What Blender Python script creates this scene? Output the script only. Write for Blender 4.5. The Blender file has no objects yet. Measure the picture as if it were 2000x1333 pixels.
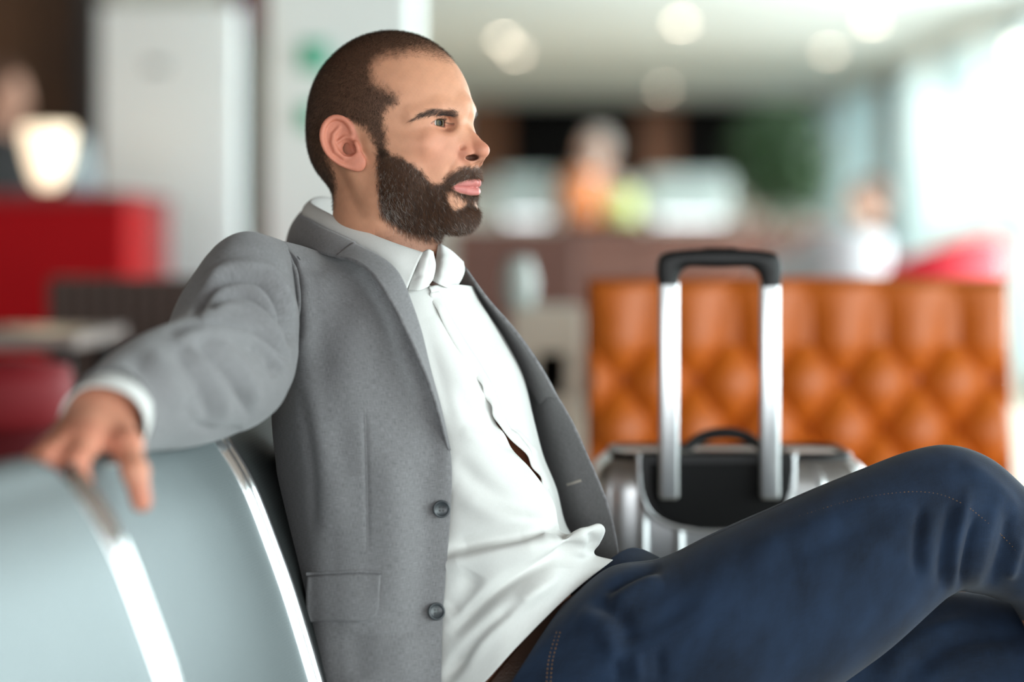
import bpy, bmesh, math, random
import numpy as np
from mathutils import Vector, Matrix

# ------------------------------------------------------------------ camera, world, light, exposure
FPX = 4722.2                      # 85 mm lens on a 36 mm sensor, in pixels of the 2000 px frame
CAMZ = 0.97                       # camera height above the floor
HORIZON = 480.0
scene = bpy.context.scene
COL = scene.collection

cam_data = bpy.data.cameras.new('camera')
cam_data.lens = 85.0
cam_data.sensor_width = 36.0
cam_data.shift_y = -(666.5 - HORIZON) / 2000.0
cam_data.clip_start = 0.05
cam_data.clip_end = 200.0
cam_data.dof.use_dof = True
cam_data.dof.focus_distance = 2.66
cam_data.dof.aperture_fstop = 1.5
cam = bpy.data.objects.new('camera', cam_data)
cam.location = (0.0, 0.0, CAMZ)
cam.rotation_euler = (math.pi / 2, 0.0, 0.0)
COL.objects.link(cam)
scene.camera = cam

world = bpy.data.worlds.new('daylight')
scene.world = world
world.use_nodes = True
wn = world.node_tree.nodes
wl = world.node_tree.links
wn.clear()
w_out = wn.new('ShaderNodeOutputWorld')
w_bg = wn.new('ShaderNodeBackground')
w_bg.inputs['Color'].default_value = (0.90, 0.96, 1.0, 1.0)
w_bg.inputs["Strength"].default_value = 1.25
wl.new(w_bg.outputs[0], w_out.inputs[0])

scene.view_settings.view_transform = 'Standard'
scene.view_settings.look = 'None'
scene.view_settings.gamma = 1.0
scene.view_settings.use_curve_mapping = False
scene.view_settings.exposure = 0.38


def area_light(name, loc, rot, sx, sy, power, col):
    ld = bpy.data.lights.new(name, 'AREA')
    ld.shape = 'RECTANGLE'
    ld.size = sx
    ld.size_y = sy
    ld.energy = power
    ld.color = col
    lo = bpy.data.objects.new(name, ld)
    lo.location = loc
    lo.rotation_euler = rot
    COL.objects.link(lo)
    return lo


# daylight arriving at the glass fronts: beside the seats, along the middle, at the far end, and behind the camera
area_light('daylight_side', (3.75, -1.0, 1.40), (math.radians(90), 0, math.radians(90)), 8.0, 2.4, 390.0, (0.92, 0.97, 1.0))
area_light('daylight_middle', (3.75, 10.0, 1.45), (math.radians(90), 0, math.radians(90)), 9.0, 2.4, 680.0, (0.92, 0.97, 1.0))
area_light('daylight_far', (4.6, 19.0, 1.5), (math.radians(90), 0, math.radians(90)), 12.0, 2.2, 430.0, (0.92, 0.97, 1.0))
area_light('daylight_front', (0.0, -5.6, 1.4), (math.radians(90), 0, 0), 7.0, 2.0, 170.0, (0.95, 0.98, 1.0))


# ------------------------------------------------------------------ helpers
def U(px, py, Y):
    """a place in the hall: the point seen at picture position (px, py) at the depth Y metres"""
    return Vector(((px - 1000.0) / FPX * Y, Y, CAMZ - (py - HORIZON) / FPX * Y))


def NU(a):
    a = np.asarray(a, float)
    Y = a[..., 2]
    return np.stack([(a[..., 0] - 1000.0) / FPX * Y, Y, CAMZ - (a[..., 1] - HORIZON) / FPX * Y], -1)


def TOPX(P):
    return 1000.0 + P[..., 0] / P[..., 1] * FPX, HORIZON - (P[..., 2] - CAMZ) / P[..., 1] * FPX


def lin(c):
    c = np.asarray(c, float) / 255.0
    return tuple(np.where(c <= 0.04045, c / 12.92, ((c + 0.055) / 1.055) ** 2.4))


def link(o, parent=None):
    COL.objects.link(o)
    if parent is not None:
        o.parent = parent
        o.matrix_parent_inverse = Matrix.Identity(4)
        o.matrix_basis = parent.matrix_basis.inverted() @ o.matrix_basis if parent.parent is None \
            else (parent.parent.matrix_basis @ parent.matrix_basis).inverted() @ o.matrix_basis
    return o


def tag(o, label=None, cat=None, group=None, kind=None):
    if label:
        o['label'] = label
    if cat:
        o['category'] = cat
    if group:
        o['group'] = group
    if kind:
        o['kind'] = kind
    return o


def mesh_obj(name, verts, faces, mat=None, parent=None, smooth=True, uv=None):
    me = bpy.data.meshes.new(name)
    if isinstance(verts, np.ndarray):
        verts = verts.astype(np.float32)
        faces = np.asarray(faces, np.int32)
        if faces.ndim == 2:
            n = len(faces)
            k = faces.shape[1]
            me.vertices.add(len(verts))
            me.vertices.foreach_set('co', verts.ravel())
            me.loops.add(n * k)
            me.loops.foreach_set('vertex_index', faces.ravel())
            me.polygons.add(n)
            me.polygons.foreach_set('loop_start', np.arange(0, n * k, k, dtype=np.int32))
            me.update(calc_edges=True)
        else:
            me.from_pydata(verts.tolist(), [], faces.tolist())
    else:
        me.from_pydata([tuple(v) for v in verts], [], faces)
    me.validate()
    if smooth:
        me.polygons.foreach_set('use_smooth', [True] * len(me.polygons))
    if uv is not None:
        lay = me.uv_layers.new(name='UVMap')
        vi = np.empty(len(me.loops), np.int32)
        me.loops.foreach_get('vertex_index', vi)
        lay.data.foreach_set('uv', np.asarray(uv, np.float32)[vi].ravel())
    if mat is not None:
        me.materials.append(mat)
    me.update()
    o = bpy.data.objects.new(name, me)
    return link(o, parent)


def bm_obj(name, bm, mat=None, parent=None, smooth=False):
    me = bpy.data.meshes.new(name)
    bmesh.ops.recalc_face_normals(bm, faces=bm.faces[:])
    bm.to_mesh(me)
    bm.free()
    if smooth:
        me.polygons.foreach_set('use_smooth', [True] * len(me.polygons))
    if mat is not None:
        me.materials.append(mat)
    o = bpy.data.objects.new(name, me)
    return link(o, parent)


def empty(name, loc=(0, 0, 0)):
    o = bpy.data.objects.new(name, None)
    o.location = loc
    o.empty_display_size = 0.05
    COL.objects.link(o)
    return o


def copy_tree(o, parent=None):
    c = o.copy()
    COL.objects.link(c)
    c.parent = parent
    for ch in o.children:
        copy_tree(ch, c)
    return c


def add_box(bm, x0, x1, y0, y1, z0, z1, bev=0.0, seg=2, mat=None):
    r = bmesh.ops.create_cube(bm, size=1.0)
    vs = r['verts']
    for v in vs:
        v.co = Vector((x0 + (v.co.x + 0.5) * (x1 - x0), y0 + (v.co.y + 0.5) * (y1 - y0), z0 + (v.co.z + 0.5) * (z1 - z0)))
    if mat is not None:
        bmesh.ops.transform(bm, matrix=mat, verts=vs)
    if bev > 0:
        es = list({e for v in vs for e in v.link_edges})
        bmesh.ops.bevel(bm, geom=es, offset=bev, segments=seg, profile=0.5, affect='EDGES', clamp_overlap=True)


def box_obj(name, x0, x1, y0, y1, z0, z1, mat, parent=None, bev=0.0, seg=2, smooth=False):
    bm = bmesh.new()
    add_box(bm, x0, x1, y0, y1, z0, z1, bev, seg)
    return bm_obj(name, bm, mat, parent, smooth)


def crom(pts, n):
    """Catmull-Rom through the control points, n samples in all (uniform parameter)"""
    P = np.asarray(pts, float)
    m = len(P)
    Q = np.vstack([2 * P[0] - P[1], P, 2 * P[-1] - P[-2]])
    t = np.linspace(0, m - 1, n)
    i = np.minimum(t.astype(int), m - 2)
    f = (t - i)[:, None]
    p0, p1, p2, p3 = Q[i], Q[i + 1], Q[i + 2], Q[i + 3]
    return 0.5 * (2 * p1 + (p2 - p0) * f + (2 * p0 - 5 * p1 + 4 * p2 - p3) * f ** 2 + (3 * p1 - p0 - 3 * p2 + p3) * f ** 3)


def resample(P, n):
    d = np.r_[0, np.cumsum(np.linalg.norm(np.diff(P, axis=0), axis=1))]
    s = np.linspace(0, d[-1], n)
    return np.stack([np.interp(s, d, P[:, k]) for k in range(P.shape[1])], 1)


def grid_surf(ctrl, nr, nc):
    """bicubic surface through a control grid (rows, cols, 3) -> (nr, nc, 3)"""
    C = np.asarray(ctrl, float)
    A = np.stack([crom(C[r], nc) for r in range(C.shape[0])])
    return np.stack([crom(A[:, c], nr) for c in range(nc)], 1)


def grid_faces(nr, nc, close_c=False, close_r=False, off=0):
    r = np.arange(nr if close_r else nr - 1)
    c = np.arange(nc if close_c else nc - 1)
    R, C = np.meshgrid(r, c, indexing='ij')
    R2, C2 = (R + 1) % nr, (C + 1) % nc
    return np.stack([R * nc + C, R * nc + C2, R2 * nc + C2, R2 * nc + C], -1).reshape(-1, 4) + off


def grid_normals(G, close_c=False):
    if close_c:
        dc = np.roll(G, -1, 1) - np.roll(G, 1, 1)
    else:
        dc = np.gradient(G, axis=1)
    dr = np.gradient(G, axis=0)
    n = np.cross(dr, dc)
    return n / np.maximum(np.linalg.norm(n, axis=-1, keepdims=True), 1e-9)


def tube_mesh(path, rad, n=12, caps=True, flat=None):
    """verts, faces of a tube round a polyline"""
    P = np.asarray(path, float)
    m = len(P)
    rad = np.broadcast_to(np.asarray(rad, float), (m,))
    T = np.gradient(P, axis=0)
    T /= np.linalg.norm(T, axis=1, keepdims=True)
    up = np.array([0, 0, 1.0]) if abs(T[0][2]) < 0.9 else np.array([1.0, 0, 0])
    N = np.cross(T[0], up)
    N /= np.linalg.norm(N)
    V = []
    for i in range(m):
        N = N - T[i] * np.dot(N, T[i])
        N /= np.linalg.norm(N)
        B = np.cross(T[i], N)
        a = np.linspace(0, 2 * np.pi, n, endpoint=False)
        V.append(P[i] + rad[i] * (np.cos(a)[:, None] * N + np.sin(a)[:, None] * B))
    V = np.concatenate(V)
    F = [list(map(int, f)) for f in grid_faces(m, n, close_c=True)]
    if caps:
        F.append(list(range(n))[::-1])
        F.append(list(range((m - 1) * n, m * n)))
    return V, F


def tube_obj(name, path, rad, mat, parent=None, n=12):
    V, F = tube_mesh(path, rad, n)
    me = bpy.data.meshes.new(name)
    me.from_pydata(V.tolist(), [], F)
    me.polygons.foreach_set('use_smooth', [True] * len(me.polygons))
    me.materials.append(mat)
    bm = bmesh.new()
    bm.from_mesh(me)
    bmesh.ops.recalc_face_normals(bm, faces=bm.faces[:])
    bm.to_mesh(me)
    bm.free()
    return link(bpy.data.objects.new(name, me), parent)


def lathe(name, prof, mat, parent=None, loc=(0, 0, 0), n=24, smooth=True):
    """profile [(r, z)...] turned round the vertical through loc"""
    V, F = [], []
    m = len(prof)
    for (r, z) in prof:
        for k in range(n):
            a = 2 * math.pi * k / n
            V.append((loc[0] + r * math.cos(a), loc[1] + r * math.sin(a), loc[2] + z))
    for i in range(m - 1):
        for k in range(n):
            F.append((i * n + k, i * n + (k + 1) % n, (i + 1) * n + (k + 1) % n, (i + 1) * n + k))
    F.append(tuple(range(n))[::-1])
    F.append(tuple(range((m - 1) * n, m * n)))
    return mesh_obj(name, V, F, mat, parent, smooth)


# ------------------------------------------------------------------ materials
def new_mat(name):
    m = bpy.data.materials.new(name)
    m.use_nodes = True
    nt = m.node_tree
    return m, nt, nt.nodes['Principled BSDF']


def simple_mat(name, col, rough=0.5, metal=0.0, emit=None, emit_s=0.0, noise=0.0, nscale=20.0, bump=0.0, bscale=200.0, spec=0.5, coat=0.0):
    """principled material with a little procedural variation of tone and fine relief"""
    m, nt, b = new_mat(name)
    col = tuple(col)[:3]
    b.inputs['Roughness'].default_value = rough
    b.inputs['Metallic'].default_value = metal
    b.inputs['Specular IOR Level'].default_value = spec
    b.inputs['Coat Weight'].default_value = coat
    b.inputs['Base Color'].default_value = (*col, 1)
    tc = nt.nodes.new('ShaderNodeTexCoord')
    if noise > 0:
        nz = nt.nodes.new('ShaderNodeTexNoise')
        nz.inputs['Scale'].default_value = nscale
        nz.inputs['Detail'].default_value = 4
        nt.links.new(tc.outputs['Object'], nz.inputs['Vector'])
        mx = nt.nodes.new('ShaderNodeMix')
        mx.data_type = 'RGBA'
        mx.inputs['A'].default_value = (*[c * (1 - noise) for c in col], 1)
        mx.inputs['B'].default_value = (*[min(1, c * (1 + noise)) for c in col], 1)
        nt.links.new(nz.outputs['Fac'], mx.inputs['Factor'])
        nt.links.new(mx.outputs['Result'], b.inputs['Base Color'])
    if bump > 0:
        nz2 = nt.nodes.new('ShaderNodeTexNoise')
        nz2.inputs['Scale'].default_value = bscale
        nz2.inputs['Detail'].default_value = 3
        nt.links.new(tc.outputs['Object'], nz2.inputs['Vector'])
        bp = nt.nodes.new('ShaderNodeBump')
        bp.inputs['Strength'].default_value = bump
        bp.inputs['Distance'].default_value = 0.002
        nt.links.new(nz2.outputs['Fac'], bp.inputs['Height'])
        nt.links.new(bp.outputs['Normal'], b.inputs['Normal'])
    if emit is not None:
        b.inputs['Emission Color'].default_value = (*emit, 1)
        b.inputs['Emission Strength'].default_value = emit_s
    return m


# ------------------------------------------------------------------ signed distance modelling (numpy) + surface nets
def smin(a, b, k):
    h = np.clip(0.5 + 0.5 * (b - a) / k, 0, 1)
    return b + (a - b) * h - k * h * (1 - h)


def smax(a, b, k):
    return -smin(-a, -b, k)


def s_ell(p, c, r):
    q = (p - np.float32(c)) / np.float32(r)
    k0 = np.sqrt((q * q).sum(-1))
    q2 = q / np.float32(r)
    k1 = np.sqrt((q2 * q2).sum(-1)) + 1e-9
    return k0 * (k0 - 1) / k1


def s_sph(p, c, r):
    q = p - np.float32(c)
    return np.sqrt((q * q).sum(-1)) - r


def s_cone(p, a, b, r1, r2):
    a = np.float32(a)
    ab = np.float32(b) - a
    pa = p - a
    t = np.clip((pa @ ab) / float(ab @ ab), 0, 1)
    q = pa - t[..., None] * ab
    return np.sqrt((q * q).sum(-1)) - (r1 + (r2 - r1) * t)


def s_poly(p, pts, rads):
    d = None
    for i in range(len(pts) - 1):
        e = s_cone(p, pts[i], pts[i + 1], rads[i], rads[i + 1])
        d = e if d is None else np.minimum(d, e)
    return d


def groove(d, p, pts, amp, sig):
    e = s_poly(p, pts, [0.0] * len(pts))
    return d + amp * np.exp(-(e * e) / (2 * sig * sig))


def surface_nets(fn, lo, hi, h, block=8, band=1.9):
    """mesh the zero set of fn (distance in the same unit as lo/hi) on a grid of step h, evaluated sparsely"""
    lo = np.asarray(lo, float)
    n = np.ceil((np.asarray(hi, float) - lo) / (h * block)).astype(int)
    bs = h * block
    I, J, K = np.meshgrid(*[np.arange(k) for k in n], indexing='ij')
    cen = np.stack([I, J, K], -1).reshape(-1, 3)
    cp = (lo + (cen + 0.5) * bs).astype(np.float32)
    dv = np.concatenate([fn(c) for c in np.array_split(cp, max(1, len(cp) // 200000 + 1))])
    N = n * block + 1
    V = np.empty(N, np.float32)
    sgn = np.where(dv < 0, -1.0, 1.0).astype(np.float32).reshape(n)
    V[:-1, :-1, :-1] = np.repeat(np.repeat(np.repeat(sgn, block, 0), block, 1), block, 2)
    V[-1], V[:, -1], V[:, :, -1] = 1, 1, 1
    act = cen[np.abs(dv) < bs * 0.87 * band]
    g = np.arange(block + 1)
    off = np.stack(np.meshgrid(g, g, g, indexing='ij'), -1).reshape(-1, 3)
    step = max(1, 300000 // len(off))
    for s in range(0, len(act), step):
        idx = (act[s:s + step, None, :] * block + off[None]).reshape(-1, 3)
        V[idx[:, 0], idx[:, 1], idx[:, 2]] = fn((lo + idx * h).astype(np.float32))
    S = V < 0
    cnt = np.zeros(N - 1, np.int8)
    for dx in (0, 1):
        for dy in (0, 1):
            for dz in (0, 1):
                cnt += S[dx:N[0] - 1 + dx, dy:N[1] - 1 + dy, dz:N[2] - 1 + dz]
    cells = np.argwhere((cnt > 0) & (cnt < 8))
    ids = np.full(N - 1, -1, np.int32)
    ids[cells[:, 0], cells[:, 1], cells[:, 2]] = np.arange(len(cells))
    acc = np.zeros((len(cells), 3))
    num = np.zeros(len(cells))
    corners = [(0, 0, 0), (1, 0, 0), (0, 1, 0), (1, 1, 0), (0, 0, 1), (1, 0, 1), (0, 1, 1), (1, 1, 1)]
    vals = [V[cells[:, 0] + c[0], cells[:, 1] + c[1], cells[:, 2] + c[2]] for c in corners]
    for i in range(8):
        for j in range(i + 1, 8):
            ci, cj = np.array(corners[i]), np.array(corners[j])
            if np.abs(ci - cj).sum() != 1:
                continue
            a, b = vals[i], vals[j]
            m = (a < 0) != (b < 0)
            t = a[m] / (a[m] - b[m])
            acc[m] += ci + t[:, None] * (cj - ci)
            num[m] += 1
    verts = lo + (cells + acc / num[:, None]) * h
    quads = []
    for ax in range(3):
        b1, b2 = (ax + 1) % 3, (ax + 2) % 3
        sl0 = [slice(1, N[k] - 1) for k in range(3)]
        sl1 = list(sl0)
        sl0[ax] = slice(0, N[ax] - 1)
        sl1[ax] = slice(1, N[ax])
        s0, s1 = S[tuple(sl0)], S[tuple(sl1)]
        e = np.argwhere(s0 != s1)
        flip = s0[e[:, 0], e[:, 1], e[:, 2]]
        base = e.copy()
        for k in range(3):
            if k != ax:
                base[:, k] += 1
        o1, o2 = np.zeros(3, int), np.zeros(3, int)
        o1[b1], o2[b2] = 1, 1
        c = [base - o1 - o2, base - o2, base, base - o1]
        q = np.stack([ids[x[:, 0], x[:, 1], x[:, 2]] for x in c], 1)
        q[~flip] = q[~flip][:, ::-1]
        quads.append(q)
    F = np.concatenate(quads)
    return verts, F[(F >= 0).all(1)]


# ------------------------------------------------------------------ the hall: floor, ceiling, walls, glass front
CEIL = 2.6
XR = 3.4            # glass front on the window side
XL = -6.0
YB = 27.0
YF = -5.0

plaster = simple_mat('ceiling_plaster', lin((226, 231, 228)), 0.9, noise=0.02, nscale=3, bump=0.05, bscale=60)
white_wall = simple_mat('white_wall_paint', lin((234, 240, 238)), 0.75, noise=0.03, nscale=2, bump=0.05, bscale=80)
frame_white = simple_mat('white_frame', lin((206, 216, 216)), 0.45, noise=0.03, nscale=5)
blind_mat = simple_mat('roller_blind', lin((196, 210, 210)), 0.9, noise=0.03, nscale=6)
_nt = blind_mat.node_tree                                   # thin cloth that lets daylight through
_tl = _nt.nodes.new('ShaderNodeBsdfTranslucent'); _tl.inputs['Color'].default_value = (*lin((206, 228, 230)), 1)
_ms = _nt.nodes.new('ShaderNodeMixShader'); _ms.inputs['Fac'].default_value = 0.35
_nt.links.new(_nt.nodes['Principled BSDF'].outputs[0], _ms.inputs[1]); _nt.links.new(_tl.outputs[0], _ms.inputs[2])
_nt.links.new(_ms.outputs[0], _nt.nodes['Material Output'].inputs[0])
taupe = simple_mat('taupe_paint', lin((84, 78, 68)), 0.7, noise=0.06, nscale=3)
maroon = simple_mat('maroon_paint', lin((80, 28, 34)), 0.6, noise=0.1, nscale=3)
board_black = simple_mat('menu_board_black', lin((8, 8, 9)), 0.7, noise=0.2, nscale=4, spec=0.1)
brown_wall = simple_mat('brown_panelling', lin((112, 66, 34)), 0.55, noise=0.25, nscale=5)

# floor of stone tiles
m, nt, b = new_mat('stone_floor')
_tc = nt.nodes.new('ShaderNodeTexCoord')
_bk = nt.nodes.new('ShaderNodeTexBrick')
_bk.offset = 0.0
_bk.inputs['Scale'].default_value = 1.0
_bk.inputs['Brick Width'].default_value = 0.6
_bk.inputs['Row Height'].default_value = 0.6
_bk.inputs['Mortar Size'].default_value = 0.004
_bk.inputs['Color1'].default_value = (*lin((168, 158, 142)), 1)
_bk.inputs['Color2'].default_value = (*lin((156, 146, 130)), 1)
_bk.inputs['Mortar'].default_value = (*lin((110, 102, 92)), 1)
nt.links.new(_tc.outputs['Object'], _bk.inputs['Vector'])
nt.links.new(_bk.outputs['Color'], b.inputs['Base Color'])
b.inputs['Roughness'].default_value = 0.3
floor = box_obj('floor', XL, XR, YF, YB, -0.1, 0.0, m)
tag(floor, kind='structure')
tag(box_obj('ceiling', XL, XR + 0.1, 8.6, YB, CEIL, CEIL + 0.1, plaster), kind='structure')
dark_ceil = simple_mat('dark_unseen_ceiling', lin((92, 74, 60)), 0.7, noise=0.15, nscale=3)  # unseen ceiling over the seats, made dark to hold back light from above
tag(box_obj('ceiling_unseen', XL, XR + 0.1, YF, 8.6, CEIL + 0.05, CEIL + 0.15, dark_ceil), kind='structure')
tag(box_obj('wall_left', XL - 0.1, XL, YF, YB, 0, CEIL, simple_mat('beige_wall_paint', lin((150, 136, 120)), 0.8, noise=0.05, nscale=2)), kind='structure')
cream = simple_mat('cream_wall_paint', lin((190, 180, 166)), 0.8, noise=0.05, nscale=2)
wf = tag(box_obj('wall_front', XL, XR + 0.1, YF - 0.12, YF, 0, 0.35, cream), kind='structure')
box_obj('lintel', XL, XR + 0.1, YF - 0.12, YF, 2.4, CEIL + 0.05, cream, wf)
box_obj('solid_end', XL, -3.6, YF - 0.12, YF, 0.35, 2.4, cream, wf)
for _x in (-3.6, -2.2, -0.8, 0.6, 2.0, XR):
    box_obj('mullion', _x - 0.04, _x + 0.04, YF - 0.1, YF, 0.35, 2.4, frame_white, wf)

# end wall with menu boards between brown panels
wb = tag(box_obj('wall_back', XL, XR, YB, YB + 0.1, 0, CEIL, white_wall), kind='structure')
def backx(px, Y=YB):
    return (px - 1000) / FPX * Y
for p0, p1, mt, nm in ((900, 990, brown_wall, 'wood_panel'), (990, 1250, board_black, 'menu_board'), (1250, 1320, brown_wall, 'wood_panel'), (1320, 1605, board_black, 'menu_board')):
    box_obj(nm, backx(p0), backx(p1), YB - 0.06, YB - 0.001, 1.66, CEIL - 0.01, mt, wb, 0.01, 1)

# glass front: posts, rails and panes
clear, nt, b = new_mat('window_glass')
nt.nodes.remove(b)
_o = nt.nodes['Material Output']
_t = nt.nodes.new('ShaderNodeBsdfTransparent')
_t.inputs['Color'].default_value = (0.93, 0.97, 0.96, 1)
_g = nt.nodes.new('ShaderNodeBsdfGlossy')
_g.inputs['Roughness'].default_value = 0.03
_mx = nt.nodes.new('ShaderNodeMixShader')
_mx.inputs['Fac'].default_value = 0.07
nt.links.new(_t.outputs[0], _mx.inputs[1]); nt.links.new(_g.outputs[0], _mx.inputs[2])
nt.links.new(_mx.outputs[0], _o.inputs[0])

wr = tag(box_obj('wall_right', XR, XR + 0.12, YF, YB, 2.45, CEIL, frame_white), kind='structure')
box_obj('sill', XR, XR + 0.12, YF, YB, 0.0, 0.12, frame_white, wr)
ys = [-5.0, -3.4, -1.8, -0.2, 1.4, 3.0, 4.6, 6.2, 7.8, 9.4, 11.0, 12.6, 14.2, 15.9, 17.3, 19.3, 21.4, 23.5, 25.5, 27.0]
for y in ys:
    box_obj('mullion', XR - 0.02, XR + 0.12, y - 0.05, y + 0.05, 0.12, 2.45, frame_white, wr)
for i in range(len(ys) - 1):
    y0, y1 = ys[i] + 0.05, ys[i + 1] - 0.05
    if y0 < 15.5:
        box_obj('pane', XR + 0.05, XR + 0.06, y0, y1, 0.12, 2.45, clear, wr)
    elif y0 < 19:                                   # clear pane over a frosted lower panel, blind above
        box_obj('pane', XR + 0.05, XR + 0.06, y0, y1, 1.14, 2.12, clear, wr)
        box_obj('window_rail', XR, XR + 0.1, y0, y1, 1.08, 1.14, frame_white, wr)
        box_obj('lower_panel', XR + 0.04, XR + 0.07, y0, y1, 0.12, 1.08, blind_mat, wr)
        box_obj('blind', XR + 0.02, XR + 0.03, y0, y1, 2.12, 2.45, blind_mat, wr)
    else:
        box_obj('blind', XR + 0.02, XR + 0.03, y0, y1, 0.12, 2.45, blind_mat, wr)
# grey post where the blinds begin
box_obj('post', XR - 0.14, XR - 0.02, 21.1, 21.5, 0, 2.45, taupe, wr)

# columns and wall pieces on the left
tag(box_obj('wall_column', backx(520, 8.0), backx(808, 8.0), 8.0, 8.5, 0, CEIL, white_wall, None, 0.01, 1), kind='structure')
tag(box_obj('wall_recess', backx(455, 10.0), backx(560, 10.0), 10.0, 10.3, 0, 1.84, taupe), kind='structure')
tag(box_obj('trim_recess', backx(440, 10.0), backx(560, 10.0), 9.95, 10.3, 1.84, CEIL, maroon), kind='structure')
wood_dark = simple_mat('dark_walnut', lin((74, 42, 14)), 0.6, noise=0.5, nscale=2.5)
ww = tag(box_obj('wall_wood', -5.2, backx(200, 12.0), 12.1, 12.3, 0, CEIL, wood_dark), kind='structure')
for k in range(8):
    x1 = backx(196, 12.0) - k * 0.36
    box_obj('panel', x1 - 0.34, x1, 12.05, 12.1, 0.02, CEIL - 0.02, wood_dark, ww, 0.008, 1)
box_obj('post', backx(160, 12.0), backx(200, 12.0), 11.9, 12.1, 0, CEIL, simple_mat('black_post', lin((24, 16, 14)), 0.5), ww)

# recessed ceiling lights
lamp_glow = simple_mat('downlight_glow', (1, 0.9, 0.75), 0.5, emit=(1.0, 0.86, 0.66), emit_s=22.0)
ring_mat = simple_mat('downlight_ring', lin((230, 230, 228)), 0.4)


def downlight(x, y, label, r=0.075):
    e = empty('ceiling_light', (x, y, CEIL))
    tag(e, label, 'light', 'recessed ceiling lights')
    lathe('ring', [(r, 0.0), (r + 0.02, 0.0), (r + 0.02, -0.008), (r, -0.012)], ring_mat, e, (x, y, CEIL))
    lathe('diffuser', [(0.001, 0.0), (r, 0.0), (r, -0.009), (r * 0.6, -0.012), (0.001, -0.013)], lamp_glow, e, (x, y, CEIL))
    ld = bpy.data.lights.new('ceiling_lamp', 'AREA')
    ld.shape = 'DISK'; ld.size = 2 * r; ld.energy = 34.0; ld.color = (1.0, 0.92, 0.82)
    lo = bpy.data.objects.new('lamp', ld); lo.location = (x, y, CEIL - 0.02)
    link(lo, e)
    return e


for px, py, lab in ((984, 76, 'round ceiling light just past the bearded man\'s forehead, upper of two'), (1008, 101, 'round ceiling light just past the bearded man\'s forehead, lower of two'),
                    (1330, 42, 'round warm ceiling light high above the suitcase handle'), (1702, 40, 'round ceiling light nearest the glass front, high up'),
                    (1620, 98, 'round ceiling light above the potted tree'), (1296, 172, 'lowest round ceiling light, just above the black menu boards')):
    Y = (CEIL - CAMZ) * FPX / (HORIZON - py)
    downlight((px - 1000) / FPX * Y, Y, lab, 0.085)


# ------------------------------------------------------------------ row of waiting-hall seats
SA = math.radians(6.0)
S_O = np.array([-0.315, 2.50, 0.0])
S_F = np.array([math.cos(SA), -math.sin(SA), 0.0])
S_S = np.array([math.sin(SA), math.cos(SA), 0.0])


def seat_pt(f, s, z):
    return S_O + f * S_F + s * S_S + np.array([0, 0, z])


chrome = simple_mat('chrome', (0.82, 0.84, 0.85), 0.12, 1.0, noise=0.04, nscale=40)
dark_steel = simple_mat('dark_steel', lin((60, 62, 64)), 0.4, 0.8)
# pale perforated sheet
seat_sheet, nt, b = new_mat('perforated_sheet')
_uv = nt.nodes.new('ShaderNodeUVMap')
_mp = nt.nodes.new('ShaderNodeMapping'); _mp.inputs['Scale'].default_value = (230, 230, 1); _mp.inputs['Rotation'].default_value = (0, 0, math.radians(45))
nt.links.new(_uv.outputs['UV'], _mp.inputs['Vector'])
_vo = nt.nodes.new('ShaderNodeTexVoronoi'); _vo.voronoi_dimensions = '2D'; _vo.inputs['Randomness'].default_value = 0.0; _vo.inputs['Scale'].default_value = 1.0
nt.links.new(_mp.outputs[0], _vo.inputs['Vector'])
_th = nt.nodes.new('ShaderNodeMapRange'); _th.inputs['From Min'].default_value = 0.24; _th.inputs['From Max'].default_value = 0.34
nt.links.new(_vo.outputs['Distance'], _th.inputs['Value'])
_cm = nt.nodes.new('ShaderNodeMix'); _cm.data_type = 'RGBA'
_cm.inputs['A'].default_value = (*lin((66, 72, 74)), 1)
_cm.inputs['B'].default_value = (*lin((146, 156, 158)), 1)
nt.links.new(_th.outputs[0], _cm.inputs['Factor'])
nt.links.new(_cm.outputs['Result'], b.inputs['Base Color'])
_bp = nt.nodes.new('ShaderNodeBump'); _bp.inputs['Strength'].default_value = 0.25; _bp.inputs['Distance'].default_value = 0.001
nt.links.new(_th.outputs[0], _bp.inputs['Height']); nt.links.new(_bp.outputs['Normal'], b.inputs['Normal'])
b.inputs['Metallic'].default_value = 0.7
b.inputs['Roughness'].default_value = 0.55

back_prof = [(-0.020, 0.796), (-0.008, 0.789), (0.000, 0.777), (0.019, 0.753), (0.040, 0.716), (0.061, 0.663), (0.082, 0.605), (0.109, 0.518), (0.124, 0.462)]
pan_prof = [(0.120, 0.440), (0.150, 0.412), (0.21, 0.398), (0.32, 0.400), (0.44, 0.412), (0.50, 0.418), (0.53, 0.405), (0.535, 0.385)]


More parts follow.
